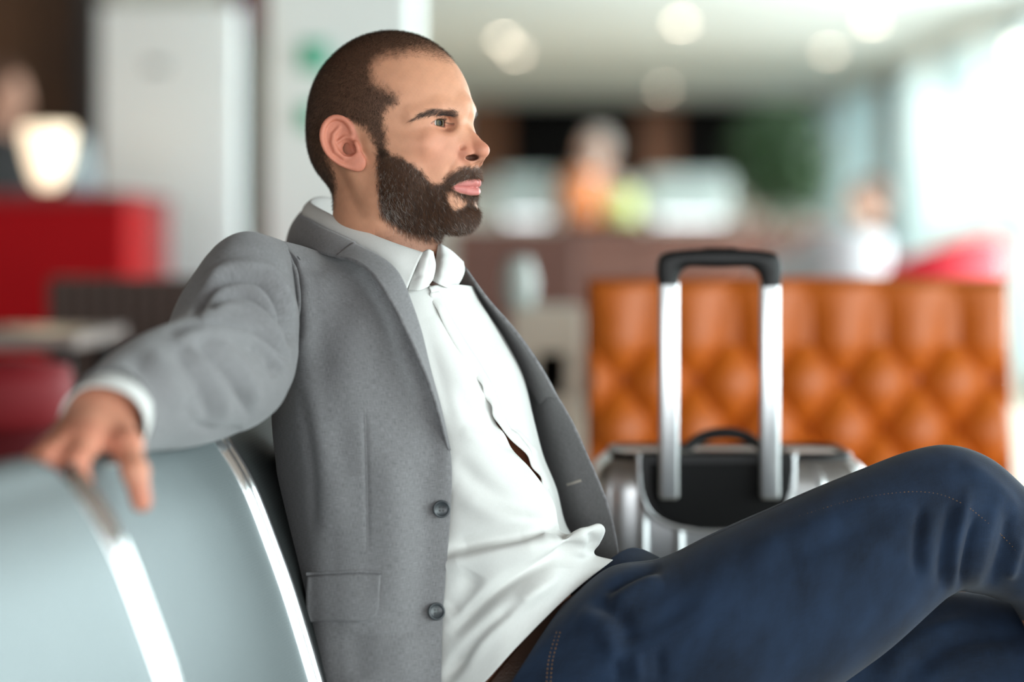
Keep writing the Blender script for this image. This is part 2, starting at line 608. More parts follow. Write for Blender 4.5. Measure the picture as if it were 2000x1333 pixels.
def seat_sheet_mesh(name, prof, s0, s1, parent, round_top, mat=None):
    pr = crom(prof, 48)
    ss = np.linspace(s0, s1, 40)
    G = np.zeros((48, 40, 3))
    UVs = np.zeros((48, 40, 2))
    L = np.r_[0, np.cumsum(np.linalg.norm(np.diff(pr, axis=0), axis=1))]
    for j, s in enumerate(ss):
        e = min(s - s0, s1 - s)
        cut = 0.0
        if round_top and e < 0.05:
            cut = 0.05 - math.sqrt(max(0, 0.05 ** 2 - (0.05 - e) ** 2))
        Lq = cut + (L[-1] - cut) * np.linspace(0, 1, 48)
        f = np.interp(Lq, L, pr[:, 0]); z = np.interp(Lq, L, pr[:, 1])
        bow = -0.012 * (1 - ((s - (s0 + s1) / 2) / ((s1 - s0) / 2)) ** 2)
        for i in range(48):
            G[i, j] = seat_pt(f[i] + bow, s, z[i])
            UVs[i, j] = (s - s0, Lq[i])
    o = mesh_obj(name, G.reshape(-1, 3), grid_faces(48, 40), mat or seat_sheet, parent, True, UVs.reshape(-1, 2))
    md = o.modifiers.new('thickness', 'SOLIDIFY'); md.thickness = 0.008; md.offset = 0
    return o


def waiting_seat(s0, s1, label, mat=None):
    e = empty('waiting_seat', Vector(seat_pt(0.3, (s0 + s1) / 2, 0)))
    tag(e, label, 'seat', 'row of waiting seats')
    seat_sheet_mesh('backrest', back_prof, s0 + 0.012, s1 - 0.012, e, True, mat)
    seat_sheet_mesh('seat', pan_prof, s0 + 0.012, s1 - 0.012, e, False, mat)
    pr = crom(back_prof[2:] + pan_prof, 70)
    for s in (s0 + 0.009, s1 - 0.009):
        path = np.array([seat_pt(f, s, z) for f, z in pr])
        tube_obj('side_rail', path, 0.010, chrome, e, 14)
    path = np.array([seat_pt(0.30, s, 0.36) for s in (s0 + 0.05, s1 - 0.05)])
    tube_obj('bracket', path, 0.018, dark_steel, e, 10)
    return e


waiting_seat(-1.005, -0.505, 'pale perforated metal seat at the picture edge, nearest of the row')
waiting_seat(-0.500, 0.0, 'pale perforated metal seat under the outstretched grey sleeve')
shaded_sheet = seat_sheet.copy()  # same sheet as the row; shade beside the man put into a darker colour
shaded_sheet.name = 'shaded_perforated_sheet'
for _n in shaded_sheet.node_tree.nodes:
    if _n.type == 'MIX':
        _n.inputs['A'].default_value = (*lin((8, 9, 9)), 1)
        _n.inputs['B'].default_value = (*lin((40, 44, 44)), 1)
shaded_sheet.node_tree.nodes['Principled BSDF'].inputs['Metallic'].default_value = 0.2
shaded_sheet.node_tree.nodes['Principled BSDF'].inputs['Roughness'].default_value = 0.6
waiting_seat(0.005, 0.505, 'shade-darkened perforated seat the bearded man sits on', shaded_sheet)
bmr = empty('seat_stand', Vector(seat_pt(0.28, -0.2, 0)))
tag(bmr, 'dark steel beam with legs carrying the row of waiting seats', 'beam')
bx = bmesh.new()
tube_obj('beam', np.array([seat_pt(0.30, -1.0, 0.311), seat_pt(0.30, 0.52, 0.311)]), 0.03, dark_steel, bmr, 12)
for s in (-0.75, 0.25):
    tube_obj('leg', np.array([seat_pt(0.30, s, 0.311), seat_pt(0.30, s, 0.03)]), 0.022, dark_steel, bmr, 12)
    tube_obj('foot', np.array([seat_pt(0.02, s, 0.022), seat_pt(0.28, s, 0.028), seat_pt(0.54, s, 0.022)]), 0.02, chrome, bmr, 12)

# ------------------------------------------------------------------ suitcase
SY = 3.20
sx0, sx1 = (1160 - 1000) / FPX * SY, (1712 - 1000) / FPX * SY
sz1 = CAMZ - (897 - HORIZON) / FPX * SY
silver = simple_mat('brushed_aluminium', (0.58, 0.59, 0.60), 0.32, 0.9, noise=0.08, nscale=30)
rail_mat = simple_mat('satin_aluminium', (0.62, 0.64, 0.65), 0.30, 0.85, noise=0.03, nscale=60)
black_plastic = simple_mat('black_plastic', lin((11, 11, 12)), 0.42, noise=0.2, nscale=90, spec=0.35)
black_inset = simple_mat('black_inset', lin((9, 9, 10)), 0.65, noise=0.2, nscale=60, spec=0.2)
case = empty('suitcase', ((sx0 + sx1) / 2, SY + 0.12, 0))
tag(case, 'silver ribbed hard-shell suitcase with its black trolley handle pulled up', 'suitcase')
# shell: rounded box with vertical ribs
_n = 360
hw, hd, rr_ = (sx1 - sx0) / 2, 0.115, 0.045
cx_, cy_ = (sx0 + sx1) / 2, SY + hd
per = []
for k in range(_n):
    a_ = 2 * math.pi * k / _n
    c_, s_ = math.cos(a_), math.sin(a_)
    t_ = 1e9
    # rounded rectangle by marching the ray
    lo_, hi_ = 0.0, 0.5
    for _ in range(30):
        md_ = (lo_ + hi_) / 2
        qx, qy = abs(c_ * md_) - (hw - rr_), abs(s_ * md_) - (hd - rr_)
        dd = math.hypot(max(qx, 0), max(qy, 0)) + min(max(qx, qy), 0) - rr_
        if dd < 0:
            lo_ = md_
        else:
            hi_ = md_
    per.append((c_ * lo_, s_ * lo_))
per = resample(np.array(per + per[:1]), _n + 1)[:-1]
nrm2 = np.roll(per, -1, 0) - np.roll(per, 1, 0)
nrm2 = np.stack([nrm2[:, 1], -nrm2[:, 0]], 1); nrm2 /= np.linalg.norm(nrm2, axis=1, keepdims=True)
arc = np.r_[0, np.cumsum(np.linalg.norm(np.diff(per, axis=0), axis=1))]
pitch = 0.0475
rib = np.zeros(_n)
onface = np.abs(per[:, 1]) > hd - 0.02
ph = ((per[:, 0] + 0.003) / pitch) % 1.0
rib = np.where(onface, np.exp(-((ph - 0.5) / 0.09) ** 2) * 0.0045, 0)
zl = [(0.075, -0.03), (0.085, -0.012), (0.105, -0.003), (0.13, 0), (0.2, 0), (0.4, 0), (0.55, 0), (sz1 - 0.05, 0), (sz1 - 0.035, -0.002), (sz1 - 0.018, -0.008), (sz1 - 0.006, -0.02), (sz1, -0.036), (sz1 + 0.001, -0.06)]
V, F = [], []
for z, ins in zl:
    k = 1.0 if ins > -0.025 else 0.4
    for i in range(_n):
        p = per[i] + nrm2[i] * (rib[i] * k)
        q = np.array([p[0] * (1 + ins / hw), p[1] * (1 + ins / hd)])
        V.append((cx_ + q[0], cy_ + q[1], z))
m_ = len(zl)
F = [tuple(int(x) for x in f) for f in grid_faces(m_, _n, close_c=True)] + [tuple(range(_n))[::-1], tuple(range((m_ - 1) * _n, m_ * _n))]
shell = mesh_obj('shell', V, F, silver, case, True)
# dark zip rim round the top and a black top piping
rim = [(cx_ + x * (1 - 0.03 / hw), cy_ + y * (1 - 0.03 / hd), sz1 - 0.001) for x, y in per[::6]]
tube_obj('zip_rim', np.array(rim + rim[:1]), 0.0062, black_plastic, case, 8)


def rounded_plate(name, outline, y0, y1, mat, parent, bev=0.004):
    """outline in (x, z), extruded from y0 (front) to y1"""
    bm = bmesh.new()
    fv = [bm.verts.new((x, y0, z)) for x, z in outline]
    f = bm.faces.new(fv)
    ex = bmesh.ops.extrude_face_region(bm, geom=[f])
    for v in [g for g in ex['geom'] if isinstance(g, bmesh.types.BMVert)]:
        v.co.y = y1
    if bev:
        ed = [e for e in bm.edges if abs(e.verts[0].co.y - y0) < 1e-6 and abs(e.verts[1].co.y - y0) < 1e-6]
        bmesh.ops.bevel(bm, geom=ed, offset=bev, segments=3, profile=0.5, affect='EDGES')
    return bm_obj(name, bm, mat, parent, False)


def spx(px, Y=SY):
    return (px - 1000) / FPX * Y


def spz(py, Y=SY):
    return CAMZ - (py - HORIZON) / FPX * Y


uo = [(spx(x), spz(y)) for x, y in crom([(1248, 884), (1250, 950), (1270, 1000), (1320, 1028), (1400, 1036), (1475, 1028), (1525, 1000), (1546, 950), (1549, 884)], 60)]
house = rounded_plate('trolley_housing', uo, SY - 0.010, SY + 0.03, black_plastic, case, 0.004)
ui = [(spx(1398 + (x - 1398) * 0.86), spz(905 + (y - 884) * 0.82)) for x, y in crom([(1248, 884), (1250, 950), (1270, 1000), (1320, 1028), (1400, 1036), (1475, 1028), (1525, 1000), (1546, 950), (1549, 884)], 60)]
rounded_plate('inset', ui, SY - 0.012, SY, black_inset, house, 0.002)
lipp = np.array([(x, SY - 0.006, z) for x, z in uo])
tube_obj('lip', lipp, 0.0045, silver, case, 8)
# trolley rails
for p0, p1 in ((1285, 1324), (1481, 1520)):
    bm = bmesh.new()
    add_box(bm, spx(p0), spx(p1), SY - 0.030, SY - 0.012, spz(972), spz(548), 0.005, 3)
    bm_obj('trolley_rail', bm, rail_mat, case, True)
# grip
go = crom([(1286, 556), (1283, 530), (1286, 506), (1300, 494), (1345, 488), (1404, 486), (1462, 488), (1508, 494), (1522, 506), (1525, 530), (1523, 558)], 70)
gi = crom([(1487, 560), (1486, 545), (1478, 530), (1462, 522), (1440, 522), (1404, 523), (1365, 522), (1345, 522), (1332, 530), (1325, 545), (1323, 556)], 70)
ol = [(spx(x, SY - 0.02), spz(y, SY - 0.02)) for x, y in np.r_[go, gi]]
bm = bmesh.new()
ng = 70
lay = []
for y, k in ((SY - 0.038, 0.0), (SY - 0.0355, 0.6), (SY - 0.031, 1.0), (SY - 0.011, 1.0), (SY - 0.0065, 0.6), (SY - 0.004, 0.0)):
    ring = []
    for i in range(2 * ng):
        j = 2 * ng - 1 - i
        mx_, mz_ = (np.array(ol[i]) + np.array(ol[j])) / 2
        s_ = 0.80 + 0.20 * math.sqrt(k)
        ring.append(bm.verts.new((mx_ + (ol[i][0] - mx_) * s_, y, mz_ + (ol[i][1] - mz_) * s_)))
    lay.append(ring)
for a_, b_ in zip(lay[:-1], lay[1:]):
    for i in range(2 * ng):
        bm.faces.new((a_[i], a_[(i + 1) % (2 * ng)], b_[(i + 1) % (2 * ng)], b_[i]))
for ring in (lay[0], lay[-1]):
    for i in range(ng - 1):
        bm.faces.new((ring[i], ring[i + 1], ring[2 * ng - 2 - i], ring[2 * ng - 1 - i]))
grip = bm_obj('grip', bm, black_plastic, case, True)
bm = bmesh.new()
add_box(bm, spx(1372), spx(1436), SY - 0.028, SY - 0.014, spz(489), spz(484), 0.0015, 2)
bm_obj('release_button', bm, black_inset, grip)
# carry handle on top
hp_ = crom([U(1322, 905, 3.26), U(1338, 880, 3.27), U(1368, 856, 3.28), (U(1410, 846, 3.28)), U(1452, 852, 3.28), U(1486, 874, 3.27), U(1510, 905, 3.26)], 40)
tube_obj('carry_handle', np.array(hp_), [0.0058 + 0.002 * math.sin(math.pi * t) for t in np.linspace(0, 1, 40)], black_plastic, case, 12)
for px in (1322, 1512):
    q = U(px, 898, 3.27)
    box_obj('handle_mount', q.x - 0.012, q.x + 0.012, q.y - 0.014, q.y + 0.014, sz1 - 0.004, sz1 + 0.012, black_plastic, case, 0.003, 2)
for dx in (-1, 1):
    for dy in (-1, 1):
        wx, wy = cx_ + dx * (hw - 0.05), cy_ + dy * (hd - 0.045)
        bm = bmesh.new()
        bmesh.ops.create_cone(bm, cap_ends=True, segments=20, radius1=0.028, radius2=0.028, depth=0.022, matrix=Matrix.Translation((wx, wy, 0.028)) @ Matrix.Rotation(math.pi / 2, 4, 'Y'))
        w_ = bm_obj('wheel', bm, black_plastic, case)
        box_obj('wheel_fork', wx - 0.016, wx + 0.016, wy - 0.012, wy + 0.012, 0.035, 0.09, black_plastic, case, 0.004, 2)

# ------------------------------------------------------------------ tufted orange chair
TY = 4.30
leather = simple_mat('orange_leather', lin((196, 98, 14)), 0.46, noise=0.12, nscale=7, bump=0.08, bscale=350)
seam_leather = simple_mat('orange_piping', lin((176, 84, 14)), 0.45, noise=0.1, nscale=20)
chair = empty('tufted_chair', (0.52, TY + 0.2, 0))
tag(chair, 'orange leather chair with a deep-buttoned high back behind the suitcase', 'chair')
tx0, tx1 = (1146 - 1000) / FPX * TY, (1984 - 1000) / FPX * TY
tz1 = CAMZ - (546 - HORIZON) / FPX * TY
k_ = TY / FPX
nxg, nzg = 300, 190
zb = 0.50
X, Z = np.meshgrid(np.linspace(tx0, tx1, nxg), np.linspace(zb, tz1, nzg), indexing='xy')
px_ = 1000 + X / k_; py_ = HORIZON - (Z - CAMZ) / k_
yy = np.maximum(py_, 653)
ii = (px_ - 1427) / 145.3 + (yy - 653) / 186.0
jj = (px_ - 1427) / 145.3 - (yy - 653) / 186.0
h = np.abs(np.sin(np.pi * ii)) ** 0.7 * np.abs(np.sin(np.pi * jj)) ** 0.7
# outer margins run smooth into the frame
ex = np.minimum(X - tx0, tx1 - X)
et = tz1 - Z
edge = sstep_e = np.clip(np.minimum(ex / 0.02, et / 0.018), 0, 1)
edge = np.sqrt(np.clip(1 - (1 - edge) ** 2, 0, 1))
soft = np.clip(et / 0.07, 0, 1)
H = 0.028 * (h * (0.45 + 0.55 * soft) + 0.55 * (1 - soft)) * 1.0 + 0.004
dimp = np.zeros_like(H)
btn = []
for r, (y0_, off) in enumerate(((653, 0.0), (746, 0.5), (839, 0.0), (932, 0.5))):
    for c in range(-3, 6):
        bx_ = 1427 + (c + off) * 145.3
        wx_ = (bx_ - 1000) * k_; wz_ = CAMZ - (y0_ - HORIZON) * k_
        if wx_ < tx0 + 0.02 or wx_ > tx1 - 0.02 or wz_ < zb:
            continue
        btn.append((wx_, wz_))
        dimp += np.exp(-(((X - wx_) ** 2 + (Z - wz_) ** 2) / (2 * 0.011 ** 2)))
H = H - 0.014 * dimp
rec = (Z - zb) / (tz1 - zb) * 0.05            # the back leans away
G = np.stack([X, TY + rec - H * edge + 0.02 * (1 - edge), Z], -1)
bk = mesh_obj('backrest', G.reshape(-1, 3), grid_faces(nzg, nxg), leather, chair, True)
box_obj('back_shell', tx0 + 0.002, tx1 - 0.002, TY + 0.03, TY + 0.13, 0.2, tz1 - 0.012, leather, chair, 0.02, 4, True)
for wx_, wz_ in btn:
    bm = bmesh.new()
    rc = (wz_ - zb) / (tz1 - zb) * 0.05
    bmesh.ops.create_uvsphere(bm, u_segments=14, v_segments=8, radius=0.008, matrix=Matrix.Translation((wx_, TY + rc + 0.004, wz_)) @ Matrix.Diagonal((1, 0.55, 1, 1)))
    bm_obj('button', bm, leather, chair, True)
tube_obj('piping', np.array([(tx0 + 0.005, TY + 0.045, tz1 - 0.004), ((tx0 + tx1) / 2, TY + 0.045, tz1 - 0.001), (tx1 - 0.005, TY + 0.045, tz1 - 0.004)]), 0.005, seam_leather, chair, 8)
box_obj('seat_cushion', tx0 - 0.01, tx1 + 0.05, TY - 0.42, TY + 0.03, 0.40, 0.545, leather, chair, 0.035, 5, True)
box_obj('base', tx0, tx1, TY - 0.38, TY + 0.10, 0.12, 0.40, leather, chair, 0.02, 3, True)
for x in (tx0 + 0.05, tx1 - 0.05):
    for y in (TY - 0.33, TY + 0.06):
        lathe('leg', [(0.014, 0.0), (0.022, 0.12)], dark_steel, chair, (x, y, 0), 12)


# ------------------------------------------------------------------ things further back in the hall
def figure(name, base, label, yaw, parts, res=0.009):
    """a person further off: parts = list of (material, distance function in local metres, lo, hi, part name); first is the body"""
    root = None
    R = np.array([[math.cos(yaw), -math.sin(yaw), 0], [math.sin(yaw), math.cos(yaw), 0], [0, 0, 1]])
    for mat, fn, lo, hi, nm in parts:
        v, f = surface_nets(fn, lo, hi, res)
        w = v @ R.T + np.array(base)
        if root is None:
            root = mesh_obj(name, w, f, mat)
            tag(root, label, 'person')
        else:
            mesh_obj(nm, w, f, mat, root)
    return root


def sk(pts, rads):
    return lambda p: s_poly(p, [np.float32(q) for q in pts], rads)


def union(k, *fs):
    def g(p):
        d = fs[0](p)
        for f in fs[1:]:
            d = smin(d, f(p), k)
        return d
    return g


skin_far = simple_mat('skin_far', lin((208, 160, 138)), 0.5, noise=0.06, nscale=20)
hair_far = simple_mat('hair_brown_far', lin((96, 64, 48)), 0.6, noise=0.2, nscale=40)
hair_grey = simple_mat('hair_grey_far', lin((178, 164, 156)), 0.6, noise=0.2, nscale=40)
top_pale = simple_mat('pale_top', lin((206, 176, 160)), 0.8, noise=0.08, nscale=15)
scarf_grey = simple_mat('pale_grey_scarf', lin((186, 190, 190)), 0.8, noise=0.08, nscale=15)
dark_coat = simple_mat('dark_coat', lin((26, 24, 26)), 0.8, noise=0.2, nscale=15)
dark_trousers = simple_mat('dark_trousers', lin((30, 32, 40)), 0.8, noise=0.2, nscale=15)


def standing_person(name, base, label, yaw, top, legs, hair, apron=None, h=1.72, arm=0.25):
    s = h / 1.72
    head = union(0.03, lambda p: s_ell(p, (0.01, 0, 1.60 * s), (0.095, 0.075, 0.12)), sk([(0, 0, 1.50 * s), (0, 0, 1.38 * s)], [0.055, 0.06]),
                 lambda p: s_ell(p, (0.10, 0, 1.58 * s), (0.022, 0.014, 0.022)), lambda p: s_ell(np.abs(p * np.float32((0, 1, 0))) + p * np.float32((1, 0, 1)), (-0.005, 0.078, 1.59 * s), (0.025, 0.01, 0.03)))
    arms = []
    for sg in (-1, 1):
        arms.append(sk([(0, sg * 0.19, 1.38 * s), (0.02, sg * 0.24, 1.10 * s), (0.27, sg * 0.17, 1.0 * s), (0.33, sg * 0.15, 1.0 * s)], [0.045, 0.04, 0.03, 0.022]))
        for q in range(4):
            arms.append(sk([(0.33, sg * (0.13 + 0.018 * q), 1.0 * s), (0.41 - 0.008 * abs(q - 1.5), sg * (0.12 + 0.022 * q), 0.985 * s)], [0.012, 0.008]))
        arms.append(sk([(0.32, sg * 0.13, 1.0 * s), (0.36, sg * 0.095, 0.99 * s)], [0.012, 0.009]))
    torso = union(0.05, lambda p: s_ell(p, (0, 0, 1.22 * s), (0.10, 0.17, 0.24)), sk([(0, 0, 1.0 * s), (0, 0, 0.90 * s)], [0.12, 0.13]))
    lg = [sk([(0, sg * 0.09, 0.9 * s), (0.01, sg * 0.1, 0.48 * s), (0, sg * 0.1, 0.08)], [0.082, 0.058, 0.042]) for sg in (-1, 1)]
    ft = [sk([(0, sg * 0.1, 0.05), (0.15, sg * 0.11, 0.035)], [0.042, 0.032]) for sg in (-1, 1)]
    body = union(0.02, head, torso, *arms, *lg, *ft)
    shirt_f = union(0.04, lambda p: s_ell(p, (0, 0, 1.22 * s), (0.112, 0.185, 0.255)), sk([(0, 0, 1.0 * s), (0, 0, 0.86 * s)], [0.135, 0.145]),
                    *[sk([(0, sg * 0.185, 1.38 * s), (0.02, sg * 0.24, 1.10 * s), (0.20, sg * 0.19, 1.02 * s)], [0.062, 0.054, 0.045]) for sg in (-1, 1)])
    trou = union(0.03, *[sk([(0, sg * 0.09, 0.9 * s), (0.01, sg * 0.1, 0.48 * s), (0, sg * 0.1, 0.08)], [0.095, 0.072, 0.06]) for sg in (-1, 1)])
    def hair_f(p):
        d = s_ell(p, (-0.012, 0, 1.625 * s), (0.105, 0.088, 0.118))
        return smax(d, -(p[:, 2] - 1.60 * s + 0.9 * (p[:, 0] - 0.0) * -1.0), 0.02)
    return figure(name, base, label, yaw, [
        (skin_far, body, (-0.3, -0.4, 0.0), (0.5, 0.4, 1.8), name), (top, shirt_f, (-0.3, -0.4, 0.6), (0.4, 0.4, 1.55), 'top'),
        (legs, trou, (-0.3, -0.3, 0.0), (0.3, 0.3, 1.05), 'trousers'), (hair, hair_f, (-0.2, -0.2, 1.4), (0.2, 0.2, 1.8), 'hair')], 0.010)


barista = standing_person('person', (backx(1165, 15.6), 15.6, 0), 'person in a pale pinkish top standing behind the brown counter', math.radians(-150), top_pale, dark_trousers, hair_grey, h=1.70)
guest = standing_person('person', (backx(2, 9.4), 9.4, 0), 'person in dark clothes at the picture edge beside the glowing lamp', math.radians(-20), dark_coat, dark_trousers, hair_far, h=1.66)

# counter with display units on the far side
counter_brown = simple_mat('counter_brown', lin((108, 68, 56)), 0.55, noise=0.2, nscale=3)
counter_top = simple_mat('counter_top', lin((126, 86, 74)), 0.4, noise=0.15, nscale=4)
unit_white = simple_mat('unit_white', lin((176, 186, 182)), 0.45, noise=0.03, nscale=6)
cnt = empty('service_counter', (0.8, 14.6, 0)); tag(cnt, 'long brown service counter in front of the person in the pale top', 'counter')
cx0, cx1 = backx(880, 14.5), backx(1625, 14.5)
box_obj('worktop', cx0 - 0.03, cx1 + 0.03, 14.45, 15.05, 1.05, 1.09, counter_top, cnt, 0.006, 2)
w_ = (cx1 - cx0) / 6
for k in range(6):
    box_obj('panel', cx0 + k * w_ + 0.006, cx0 + (k + 1) * w_ - 0.006, 14.5, 14.54, 0.1, 1.04, counter_brown, cnt, 0.006, 1)
box_obj('carcass', cx0, cx1, 14.54, 15.0, 0.1, 1.05, counter_brown, cnt)
box_obj('plinth', cx0 + 0.02, cx1 - 0.02, 14.58, 14.98, 0.0, 0.1, board_black, cnt)


def machine(px0, px1, py0, Y, z0, label, name='coffee_machine', cat='machine'):
    x0, x1 = backx(px0, Y), backx(px1, Y)
    z1 = CAMZ - (py0 - HORIZON) / FPX * Y
    e = empty(name, ((x0 + x1) / 2, Y + 0.2, z0)); tag(e, label, cat)
    box_obj('housing', x0, x1, Y, Y + 0.4, z0 + 0.03, z1, unit_white, e, 0.02, 3)
    box_obj('front_panel', x0 + 0.03, x1 - 0.03, Y - 0.015, Y, z0 + 0.14, z1 - 0.04, simple_mat('machine_panel', lin((160, 170, 168)), 0.3), e, 0.004, 2)
    for x in (x0 + 0.04, x1 - 0.06):
        box_obj('foot', x, x + 0.03, Y + 0.03, Y + 0.06, z0, z0 + 0.035, board_black, e)
    box_obj('drip_tray', x0 + 0.05, x1 - 0.05, Y - 0.06, Y + 0.02, z0 + 0.03, z0 + 0.06, chrome, e, 0.004, 2)
    return e


machine(972, 1082, 338, 14.62, 1.09, 'white drinks machine on the brown counter, nearer the bearded man\'s face')
machine(1262, 1425, 340, 14.62, 1.09, 'wide white drinks machine on the counter, beside the potted tree')

# drinks dispensers on the counter
orange_j = simple_mat('orange_juice', lin((222, 120, 34)), 0.25, noise=0.08, nscale=12, coat=0.6)
lime_j = simple_mat('lime_juice', lin((214, 222, 130)), 0.25, noise=0.08, nscale=12, coat=0.6)


def dispenser(px, pw, py0, mat, label, Y=14.55):
    x = backx(px, Y); r = pw / 2 / FPX * Y
    z0 = 1.09; z1 = CAMZ - (py0 - HORIZON) / FPX * Y
    e = empty('juice_dispenser', (x, Y, z0)); tag(e, label, 'dispenser', 'juice dispensers on the counter')
    lathe('jar', [(r * 0.9, 0.03), (r, 0.05), (r, (z1 - z0) * 0.85), (r * 0.9, (z1 - z0) * 0.92)], mat, e, (x, Y, z0), 24)
    lathe('lid', [(r * 0.92, (z1 - z0) * 0.92), (r * 0.95, (z1 - z0) * 0.95), (r * 0.3, z1 - z0 - 0.01), (r * 0.12, z1 - z0)], chrome, e, (x, Y, z0), 24)
    lathe('stand', [(r * 1.05, 0.0), (r * 0.9, 0.035)], board_black, e, (x, Y, z0), 24)
    tube_obj('tap', np.array([(x, Y - r, z0 + 0.08), (x, Y - r - 0.05, z0 + 0.08), (x, Y - r - 0.055, z0 + 0.05)]), 0.012, chrome, e, 8)


dispenser(1135, 84, 330, orange_j, 'orange juice dispenser on the counter in front of the standing person')
dispenser(1214, 66, 368, lime_j, 'shorter pale lime juice dispenser beside the orange one')

# bowl and round plate shapes at the counter end
cer = simple_mat('pale_ceramic', lin((214, 200, 188)), 0.35, noise=0.05, nscale=12)
e = tag(lathe('serving_bowl', [(0.05, 0.0), (0.055, 0.012), (0.10, 0.05), (0.145, 0.13), (0.15, 0.16), (0.142, 0.158), (0.10, 0.07), (0.02, 0.03)], cer, None, (backx(1490, 14.4), 14.75, 1.09), 28), 'pale round serving bowl on the counter below the wide white machine', 'bowl')

# potted tree on the counter end
leafm = simple_mat('ficus_leaf', lin((34, 62, 24)), 0.45, noise=0.4, nscale=6)
potm = simple_mat('plant_pot', lin((70, 48, 40)), 0.5, noise=0.1, nscale=10)
stem_m = simple_mat('plant_stem', lin((70, 52, 36)), 0.8, noise=0.2, nscale=30)
PY = 13.6
pxc = backx(1520, PY)
tree = empty('potted_tree', (pxc, PY, 0.0)); tag(tree, 'leafy green tree in a dark pot in front of the black menu boards', 'plant')
lathe('pot', [(0.14, 0.0), (0.15, 0.02), (0.20, 0.52), (0.21, 0.55), (0.19, 0.55), (0.18, 0.50)], potm, tree, (pxc, PY, 0.0), 28)
tube_obj('trunk', np.array([(pxc, PY, 0.4), (pxc + 0.02, PY, 0.8), (pxc - 0.01, PY, 1.15), (pxc, PY, 1.45)]), [0.025, 0.022, 0.018, 0.010], stem_m, tree, 10)
rg = random.Random(4)
bv, bf = [], []
lv, lf = [], []
for k in range(34):
    a_ = rg.uniform(0, 6.28); el = rg.uniform(-0.5, 1.2); z0 = rg.uniform(1.1, 1.45)
    L_ = rg.uniform(0.16, 0.30)
    d_ = Vector((math.cos(a_) * math.cos(el), math.sin(a_) * math.cos(el), math.sin(el)))
    p0 = Vector((pxc, PY, z0)); p1 = p0 + d_ * L_
    v, f = tube_mesh(np.array([p0, (p0 + p1) / 2 + Vector((0, 0, 0.01)), p1]), [0.006, 0.004, 0.002], 5)
    o_ = len(bv); bv += [tuple(x) for x in v]; bf += [[i + o_ for i in g] for g in f]
mesh_obj('branches', bv, bf, stem_m, tree)
for k in range(1500):
    # leaves fill an egg-shaped crown
    while True:
        q = Vector((rg.uniform(-1, 1), rg.uniform(-1, 1), rg.uniform(-1, 1)))
        if 0.25 < q.length < 1:
            break
    c_ = Vector((pxc + q.x * 0.29, PY + q.y * 0.27, 1.44 + q.z * 0.33))
    n_ = Vector((rg.gauss(0, 1), rg.gauss(0, 1), rg.gauss(0.6, 0.7))).normalized()
    t_ = n_.orthogonal().normalized(); t_.rotate(Matrix.Rotation(rg.uniform(0, 6.28), 3, n_))
    b_ = n_.cross(t_)
    L_ = rg.uniform(0.05, 0.085); w2 = L_ * 0.24
    o_ = len(lv)
    lv += [tuple(c_), tuple(c_ + t_ * L_ * 0.5 + b_ * w2 + n_ * 0.004), tuple(c_ + t_ * L_ - n_ * 0.006), tuple(c_ + t_ * L_ * 0.5 - b_ * w2 + n_ * 0.004), tuple(c_ + t_ * L_ * 0.5 - n_ * 0.002)]
    lf += [(o_, o_ + 1, o_ + 4), (o_ + 1, o_ + 2, o_ + 4), (o_ + 2, o_ + 3, o_ + 4), (o_ + 3, o_, o_ + 4)]
tag(mesh_obj('leaves', lv, lf, leafm, tree), kind='stuff')

# red lounge chairs by the glass, pale round-backed chairs
red_fab = simple_mat('red_fabric', lin((206, 22, 44)), 0.6, noise=0.08, nscale=10)
pale_shell = simple_mat('pale_shell', lin((164, 164, 168)), 0.35, noise=0.03, nscale=8)


def tub_chair(name, x, y, yaw, w, zseat, ztop, mat, label, group=None, cat='chair'):
    """rounded tub chair: curved back wall, cushion, base, four legs"""
    e = empty(name, (x, y, 0)); e.rotation_euler = (0, 0, yaw); tag(e, label, cat, group)
    bpy.context.view_layer.update()
    n = 40
    V, F = [], []
    for i in range(n):
        a_ = math.radians(-120 + 240 * i / (n - 1))
        top = ztop - 0.16 * (abs(a_) / math.radians(120)) ** 2.5
        for (r, z) in ((w * 0.5, zseat - 0.12), (w * 0.53, zseat + 0.1), (w * 0.55, top - 0.02), (w * 0.53, top), (w * 0.48, top), (w * 0.455, top - 0.03), (w * 0.43, zseat + 0.1), (w * 0.41, zseat - 0.12)):
            V.append((-math.cos(a_) * r, math.sin(a_) * r, z))
    for i in range(n - 1):
        for k in range(8):
            F.append((i * 8 + k, i * 8 + (k + 1) % 8, (i + 1) * 8 + (k + 1) % 8, (i + 1) * 8 + k))
    F += [tuple(range(8)), tuple(range((n - 1) * 8, n * 8))[::-1]]
    T = Matrix.Translation((x, y, 0)) @ Matrix.Rotation(yaw, 4, 'Z')
    mesh_obj('back', [T @ Vector(v) for v in V], F, mat, e)
    q = T @ Vector((0.03, 0, 0))
    lathe('cushion', [(w * 0.30, zseat - 0.10), (w * 0.42, zseat - 0.08), (w * 0.44, zseat - 0.02), (w * 0.40, zseat + 0.02), (0.01, zseat + 0.03)], mat, e, (q.x, q.y, 0), 28)
    for lx in (-1, 1):
        for ly in (-1, 1):
            p = T @ Vector((lx * w * 0.27, ly * w * 0.27, 0)); p2 = T @ Vector((lx * w * 0.32, ly * w * 0.32, 0))
            tube_obj('leg', np.array([(p.x, p.y, zseat - 0.09), (p2.x, p2.y, 0.0)]), 0.014, chrome, e, 8)
    return e


